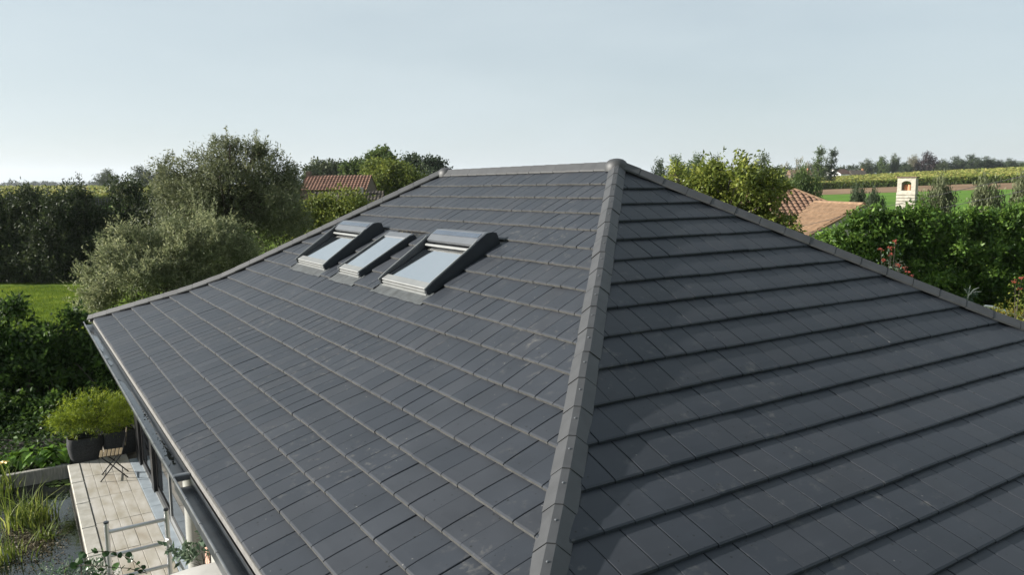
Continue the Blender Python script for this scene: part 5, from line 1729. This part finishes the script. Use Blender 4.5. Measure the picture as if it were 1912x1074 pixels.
def folding_chair(cx, cy, ang, label):
    root = thing('folding_chair', (cx, cy, 0.03), label, 'chair')
    ca_, sa = math.cos(ang), math.sin(ang)
    def T(x, y_, z): return np.array((cx + x * ca_ - y_ * sa, cy + x * sa + y_ * ca_, 0.03 + z))
    # x = forward, y = across
    for y_ in (-0.19, 0.19):
        q_ = MB(); q_.tube([T(0.20, y_, 0.0), T(-0.02, y_, 0.27), T(-0.17, y_, 0.47), T(-0.23, y_, 0.66), T(-0.26, y_, 0.86)], 0.011, n=6); q_.build('back_leg', MT['black'], root)
        y2 = y_ * 0.86
        q_ = MB(); q_.tube([T(-0.24, y2, 0.0), T(0.0, y2, 0.27), T(0.17, y2, 0.445)], 0.011, n=6); q_.build('front_leg', MT['black'], root)
    q_ = MB(); q_.tube([T(-0.15, -0.17, 0.10), T(-0.15, 0.17, 0.10)], 0.008, n=6); q_.tube([T(0.12, -0.19, 0.10), T(0.12, 0.19, 0.10)], 0.008, n=6); q_.build('stretcher', MT['black'], root)
    for i in range(6):
        q_ = MB(); q_.box(T(-0.15 + i * 0.064, 0, 0.458), (0.052, 0.40, 0.016), ((ca_, sa, 0), (-sa, ca_, 0), (0, 0, 1)), bev=0.004); q_.build('seat_slat', MT['slatwood'], root)
    for z_ in (0.62, 0.78):
        q_ = MB(); q_.box(T(-0.235 - (z_ - 0.62) * 0.15, 0, z_ + 0.03), (0.016, 0.40, 0.07), ((ca_, sa, 0), (-sa, ca_, 0), (0, 0, 1)), bev=0.004); q_.build('back_slat', MT['slatwood'], root)


folding_chair(-5.98, 6.95, R(172), 'folding bistro chair with black metal frame on the pale terrace')

# aluminium scaffold end frame
sf = thing('scaffold_frame', (-6.3, 0.58, 0.03), 'silver aluminium ladder frame standing on the terrace beside the gutter', 'ladder frame')
for x_ in (-6.59, -6.00):
    q = MB(); q.tube([(x_, 0.58, 0.03), (x_, 0.58, 1.70)], 0.0255, n=12); st = q.build('stile', MT['steel'], sf, smooth=True)
    q = MB(); q.tube([(x_, 0.58, 1.70), (x_, 0.58, 1.72)], [0.0265, 0.0265], n=12); q.build('end_cap', MT['anth'], st, smooth=True)
for z_ in (1.60, 1.33, 1.06, 0.79, 0.52, 0.25):
    q = MB(); q.tube([(-6.57, 0.58, z_), (-6.02, 0.58, z_)], 0.021, n=10); q.build('rung', MT['steel'], sf, smooth=True)
q = MB(); q.tube([(-6.0, 0.53, 1.36), (-5.86, 0.20, 0.95), (-5.70, -0.2, 0.45)], 0.018, n=8); q.tube([(-6.0, 0.60, 1.36), (-6.0, 0.50, 1.36)], 0.03, n=8); q.build('brace', MT['steel'], sf, smooth=True)

# pale canopy panel low in the corner
cp_ = thing('canopy', (-5.9, -2.2, 0.0), 'pale grey canopy panel under the gutter at the bottom edge', 'canopy')
q = MB()
nx, ny = 8, 12
pts = []
for i in range(nx + 1):
    for j in range(ny + 1):
        x_ = -6.42 + 0.95 * i / nx
        y_ = -1.00 - 0.25 * (i / nx) - 2.6 * (j / ny)
        bulge = 0.10 * (1 - (2 * i / nx - 1) ** 2) * 0.6 - 0.05 * (1 if j == 0 else 0)
        pts.append((x_, y_, 1.72 + 0.10 * i / nx + bulge))
k = len(pts)
pts += [(x_, y_, z_ - 0.05) for x_, y_, z_ in pts]
w_ = ny + 1
fs = [(i * w_ + j, i * w_ + j + 1, (i + 1) * w_ + j + 1, (i + 1) * w_ + j) for i in range(nx) for j in range(ny)]
fs += [tuple(k + q_ for q_ in f_[::-1]) for f_ in fs]
edge_ = [i * w_ for i in range(nx + 1)] + [nx * w_ + j for j in range(1, ny + 1)] + [i * w_ + ny for i in range(nx - 1, -1, -1)] + [j for j in range(ny - 1, 0, -1)]
fs += [(edge_[i], edge_[(i + 1) % len(edge_)], k + edge_[(i + 1) % len(edge_)], k + edge_[i]) for i in range(len(edge_))]
q.poly(pts, fs); q.build('sheet', MT['canopy'], cp_, smooth=True)
for x_, y_ in ((-6.35, -1.15), (-5.55, -1.4), (-6.35, -3.4), (-5.55, -3.6)):
    q = MB(); q.tube([(x_, y_, 0.0), (x_, y_, 1.70)], 0.02, n=8); q.build('post', MT['steel'], cp_)
# leafy plant between canopy and column
c_ = at(375, 1036, 8.0)
b_ = np.array((c_[0], c_[1], 0.0))
tree('leafy_climber', b_, 'grey-green leafy climber between the column and the canopy', 'plant', [(0.0, 0, c_[2], 0.10, 0.12, 0.06), (0.10, -0.05, c_[2] + 0.08, 0.07, 0.08, 0.05), (-0.1, 0.04, c_[2] - 0.06, 0.08, 0.08, 0.06)],
     150, 0.10, 0.038, 'L_sage', 73, 0.012, (0, 0, c_[2]), limbs=6, sub=5, cr=0.3, crown_name='leaves', trunk_name='stem')

# vine with round leaves in the near left corner
vb = np.array((-7.05, -1.3, -0.2))
vine = thing('vine', vb, 'trailing vine with dark round leaves at the bottom left corner', 'vine')
g = np.random.default_rng(77)
q = MB()
leafspots = []
for path_px in (((150, 1040), (180, 1030), (215, 1032), (245, 1045), (272, 1068)), ((120, 1060), (160, 1056), (200, 1060), (240, 1062), (275, 1072)), ((90, 1078), (130, 1056), (165, 1050), (190, 1068)), ((165, 1090), (200, 1072), (235, 1080), (262, 1086))):
    P_ = [at(x, y_, 7.6 + g.normal(0, 0.08)) for x, y_ in path_px]
    q.tube([vb + (P_[0] - vb) * 0.5 + np.array((0.05, 0, 0)), *P_], [0.006, 0.006] + [0.004] * (len(P_) - 1), n=5)
    for i in range(len(P_) - 1):
        for t in (0.1, 0.4, 0.7):
            leafspots.append(P_[i] + (P_[i + 1] - P_[i]) * t + g.normal(0, 0.018, 3))
q.tube([vb, vb + np.array((0.05, 0.1, 0.8)), vb + (at(150, 1060, 7.6) - vb) * 0.9], [0.014, 0.011, 0.007], n=6)
q.build('stem', MT['bark'], vine)
for p_ in leafspots:
    n_ = unit(g.normal(size=3) * 0.7 + np.array((-0.2, -0.4, 0.5)))
    a = unit(np.cross(n_, g.normal(size=3))); b2_ = np.cross(n_, a)
    rd = g.uniform(0.026, 0.042)
    m_ = MB()
    pts = [p_ + a * rd * math.cos(t) * (1.15 if abs(t) < .3 else 1) + b2_ * rd * 0.85 * math.sin(t) - n_ * 0.006 * math.cos(2 * t) for t in np.linspace(0, 2 * math.pi, 10, endpoint=False)]
    m_.poly([p_ + n_ * 0.004, *pts], [(0, i + 1, (i + 1) % 10 + 1) for i in range(10)], float(np.clip(g.normal(0.45, .2), 0.02, 1)))
    m_.build('leaf', MT['L_vine'], vine, recalc=False)
b_ = np.array(at(125, 1085, 8.2)); b_[2] = -0.24
hb_ = at(125, 1075, 8.2)[2] + 0.24
tree('feathery_shrub', b_, 'fine-leaved grey-green shrub behind the vine at the pond edge', 'shrub', [(0, 0, hb_ - 0.15, 0.25, 0.25, 0.22), (-0.15, 0, hb_ - 0.4, 0.3, 0.3, 0.3), (0.12, 0.0, hb_ - 0.3, 0.2, 0.2, 0.3)],
     2600, 0.05, 0.018, 'L_sage', 78, 0.015, (0, 0, hb_ - 0.4), sub=10, sprays=0.3)


# ------------------------------------------------------------------ pond plants
def blades(name, base, n, h, spread, label, leafm, seed, w=0.022, lean=0.35, cat='reeds'):
    g = np.random.default_rng(seed)
    root = thing(name, base, label, cat)
    V, Q, v = [], [], []
    for i in range(n):
        a = np.array((g.normal(0, spread), g.normal(0, spread), 0.0))
        hh = h * g.uniform(0.5, 1.15)
        d = g.normal(size=2) * lean
        sd = unit(np.array((-d[1], d[0], 0.0)) + g.normal(size=3) * (0.2, 0.2, 0)) * w * g.uniform(0.6, 1.2)
        bend = g.uniform(0, 0.5)
        b0 = len(V)
        for k, t in enumerate((0, 0.35, 0.7, 1.0)):
            c_ = a + np.array((d[0] * hh * t ** 2 * (1 + bend), d[1] * hh * t ** 2 * (1 + bend), hh * (t - bend * 0.35 * t ** 3)))
            ww = (1, 0.9, 0.6, 0.06)[k]
            V += [c_ - sd * ww / 2, c_ + sd * ww / 2]
        Q += [(b0 + 2 * k, b0 + 2 * k + 1, b0 + 2 * k + 3, b0 + 2 * k + 2) for k in range(3)]
        v += [float(np.clip(g.normal(0.45, 0.22), 0, 1))] * 3
    link('blades', np_mesh('blades', V, Q, v), MT[leafm], root)
    return root


for (px, py, n, h, sp_, lb, sd_) in ((30, 985, 90, 0.95, 0.16, 'tall green reeds at the left edge of the pond', 1), (62, 985, 80, 0.85, 0.13, 'upright green reed clump in the middle of the pond', 2), (86, 975, 60, 0.62, 0.10, 'shorter reed clump nearest the terrace edge', 3),
                                    (84, 1008, 70, 0.38, 0.08, 'low yellow drooping sedge tuft in the pond', 4), (10, 1050, 90, 0.55, 0.14, 'shaded sedge clump at the bottom left of the pond', 5), (0, 930, 70, 0.95, 0.15, 'reed clump below the pale yellow flower', 6)):
    blades('reed_clump' if 'reed' in lb else 'sedge_tuft', gp(px, py, -0.26), int(n * 0.75), h * 0.72, sp_, lb, 'L_reed', 80 + sd_, lean=0.30 if sd_ != 4 else 0.7)
# floating debris mat at the reed feet
g = np.random.default_rng(91)
n = 2600
pts_ = np.array([gp(x, y_, -0.235) for x, y_ in zip(np.clip(g.normal(55, 32, n), -40, 128), g.normal(1005, 26, n))])
V, Q = leaf_arrays(pts_ + g.normal(0, .004, (n, 3)), g.normal(size=(n, 3)) * (1, 1, .25), g.normal(size=(n, 3)) * .35 + (0, 0, 1), g.uniform(.02, .07, n), g.uniform(.012, .03, n))
o = link('pond_litter', np_mesh('pond_litter', V, Q, np.clip(g.normal(.4, .25, n), 0, 1)), MT['litter'])
tag(o, 'dead leaves and stalks floating among the reeds', 'litter', kind='stuff')
lily = thing('water_lily', gp(112, 893, -0.23), 'patch of small green lily pads by the far pond corner', 'water lily')
for i in range(46):
    x, y_ = g.normal(105, 11), g.normal(894, 7)
    if not (66 < x < 129 and 880 < y_ < 914): continue
    c_ = gp(x, y_, -0.232 + g.uniform(0, .006))
    rd = g.uniform(0.035, 0.062); a0 = g.uniform(0, 6.28)
    m_ = MB()
    m_.poly([c_] + [c_ + np.array((rd * math.cos(a0 + t), rd * math.sin(a0 + t), g.uniform(0, .004))) for t in np.linspace(0.2, 6.0, 11)], [(0, k + 1, k + 2) for k in range(10)], float(np.clip(g.normal(.5, .2), .02, 1)))
    m_.build('lily_pad', MT['L_lily'], lily, recalc=False)


def hosta(base, n, size, label, seed, leafm='L_hosta'):
    g = np.random.default_rng(seed)
    root = thing('hosta', base, label, 'plant')
    for i in range(n):
        a = 2 * math.pi * i / n * 2.4 + g.normal(0, .3)
        d = np.array((math.cos(a), math.sin(a), 0.0))
        s = np.array((-d[1], d[0], 0.0))
        st = np.asarray(base) + np.array((0, 0, 0.04)) + d * 0.03
        k = g.uniform(0.4, 1.0)
        up = size * (1.25 - 0.75 * k)
        o0 = st + d * size * 0.55 * k + np.array((0, 0, up))
        m_ = MB()
        pts = []
        for t, w in ((0, 0.02), (0.25, 0.85), (0.55, 1.0), (0.85, 0.5), (1, 0.02)):
            c_ = o0 + d * size * 0.75 * t + np.array((0, 0, size * (0.12 * math.sin(t * 3) - 0.35 * t * t)))
            pts += [c_ - s * w * size * 0.27 + (0, 0, 0.02), c_ - np.array((0, 0, 0.012)), c_ + s * w * size * 0.27 + (0, 0, 0.02)]
        m_.poly(pts, [(3 * q_ + e, 3 * q_ + e + 1, 3 * q_ + e + 4, 3 * q_ + e + 3) for q_ in range(4) for e in (0, 1)], float(np.clip(g.normal(.5, .2), .02, 1)))
        m_.tube([st, (st + o0) / 2 + d * -0.02 + (0, 0, 0.03), o0], [0.008, 0.006, 0.005], n=4, av=0.5)
        m_.build('leaf', MT[leafm], root, recalc=False)


hosta((-6.78, 8.62, -0.12), 22, 0.34, 'bright green hosta beside the fabric planter', 101)
hosta((-7.12, 8.72, -0.12), 20, 0.36, 'large green hosta behind the pond board', 102)
hosta((-7.62, 8.80, -0.12), 18, 0.30, 'hosta behind the pond near the yellow flower', 103)
hosta((-6.95, 8.42, -0.12), 12, 0.20, 'small hosta leaning over the pond board', 104)
fb = gp(6, 920, -0.25)
fl_ = thing('yellow_flower', fb, 'pale yellow iris-like flower at the left edge by the pond', 'flower')
ft = at(6, 866, depth_of(fb))
q = MB(); q.tube([fb, (fb + ft) / 2, ft], 0.008, n=5); q.build('stalk', MT['L_reed'], fl_)
for i in range(6):
    a = i * 1.05
    d = np.array((math.cos(a), math.sin(a), 0.1)); s = np.array((-d[1], d[0], 0))
    m_ = MB(); m_.poly([ft, ft + d * .05 + s * .03 + (0, 0, .03), ft + d * .10 + (0, 0, .0), ft + d * .05 - s * .03 + (0, 0, .03)], [(0, 1, 2, 3)]); m_.build('petal', MT['yellowpetal'], fl_, recalc=False)

# ivy-like ground cover closing the bed behind the pond
g = np.random.default_rng(121)
n = 9000
xx = g.uniform(-11.5, -6.2, n); yv = 8.5 + np.abs(g.normal(0, 2.4, n))
P = np.stack((xx, yv, -0.12 + np.abs(g.normal(0, 0.10, n)) + np.clip(yv - 9, 0, 2) * 0.12 * g.random(n)), 1)
V, Q = leaf_arrays(P, g.normal(size=(n, 3)) * (1, 1, .5), g.normal(size=(n, 3)) * .6 + (0, 0, 1), g.uniform(.05, .12, n), g.uniform(.035, .08, n))
o = link('ground_cover', np_mesh('ground_cover', V, Q, np.clip(g.normal(.4, .2, n), 0, 1)), MT['L_dark'])
tag(o, 'dark ivy-like ground cover behind the pond board', 'ground cover', kind='stuff')

# lawn tufts on the bright patch
n = 26000
g = np.random.default_rng(120)
px_ = g.uniform(-60, 190, n); dd = g.uniform(26, 45, n)
xx = CX + FH[0] * dd + RH[0] * (px_ - 956) / PF * dd; yv = CY + FH[1] * dd + RH[1] * (px_ - 956) / PF * dd
P = np.stack((xx, yv, hgt(xx, yv)), 1)
V, Q = leaf_arrays(P, g.normal(size=(n, 3)) * (.5, .5, .1) + (0, 0, .8), g.normal(size=(n, 3)), g.uniform(.05, .16, n), g.uniform(.012, .03, n))
pat = 0.45 + 0.25 * np.sin(xx * 1.3 + 2 * np.sin(yv * 0.9)) * np.sin(yv * 1.1)
o = link('lawn_grass', np_mesh('lawn_grass', V, Q, np.clip(pat + g.normal(0, .15, n), 0, 1)), MT['grassblade'])
tag(o, 'bright sunlit lawn grass below the tall hedge', 'grass', kind='stuff')

# ------------------------------------------------------------------ haze
hz = MB()
hz.box((CX, CY, 85), (17000, 17000, 240))
hm = bpy.data.materials.new('haze_air')
hm.use_nodes = True
hn = hm.node_tree.nodes
hn.remove(hn['Principled BSDF'])
pv = hn.new('ShaderNodeVolumePrincipled')
pv.inputs['Color'].default_value = (0.86, 0.92, 1.0, 1)
pv.inputs['Density'].default_value = 0.00010
pv.inputs['Anisotropy'].default_value = 0.2
hm.node_tree.links.new(pv.outputs['Volume'], hn['Material Output'].inputs['Volume'])
tag(hz.build('haze', hm), kind='stuff')
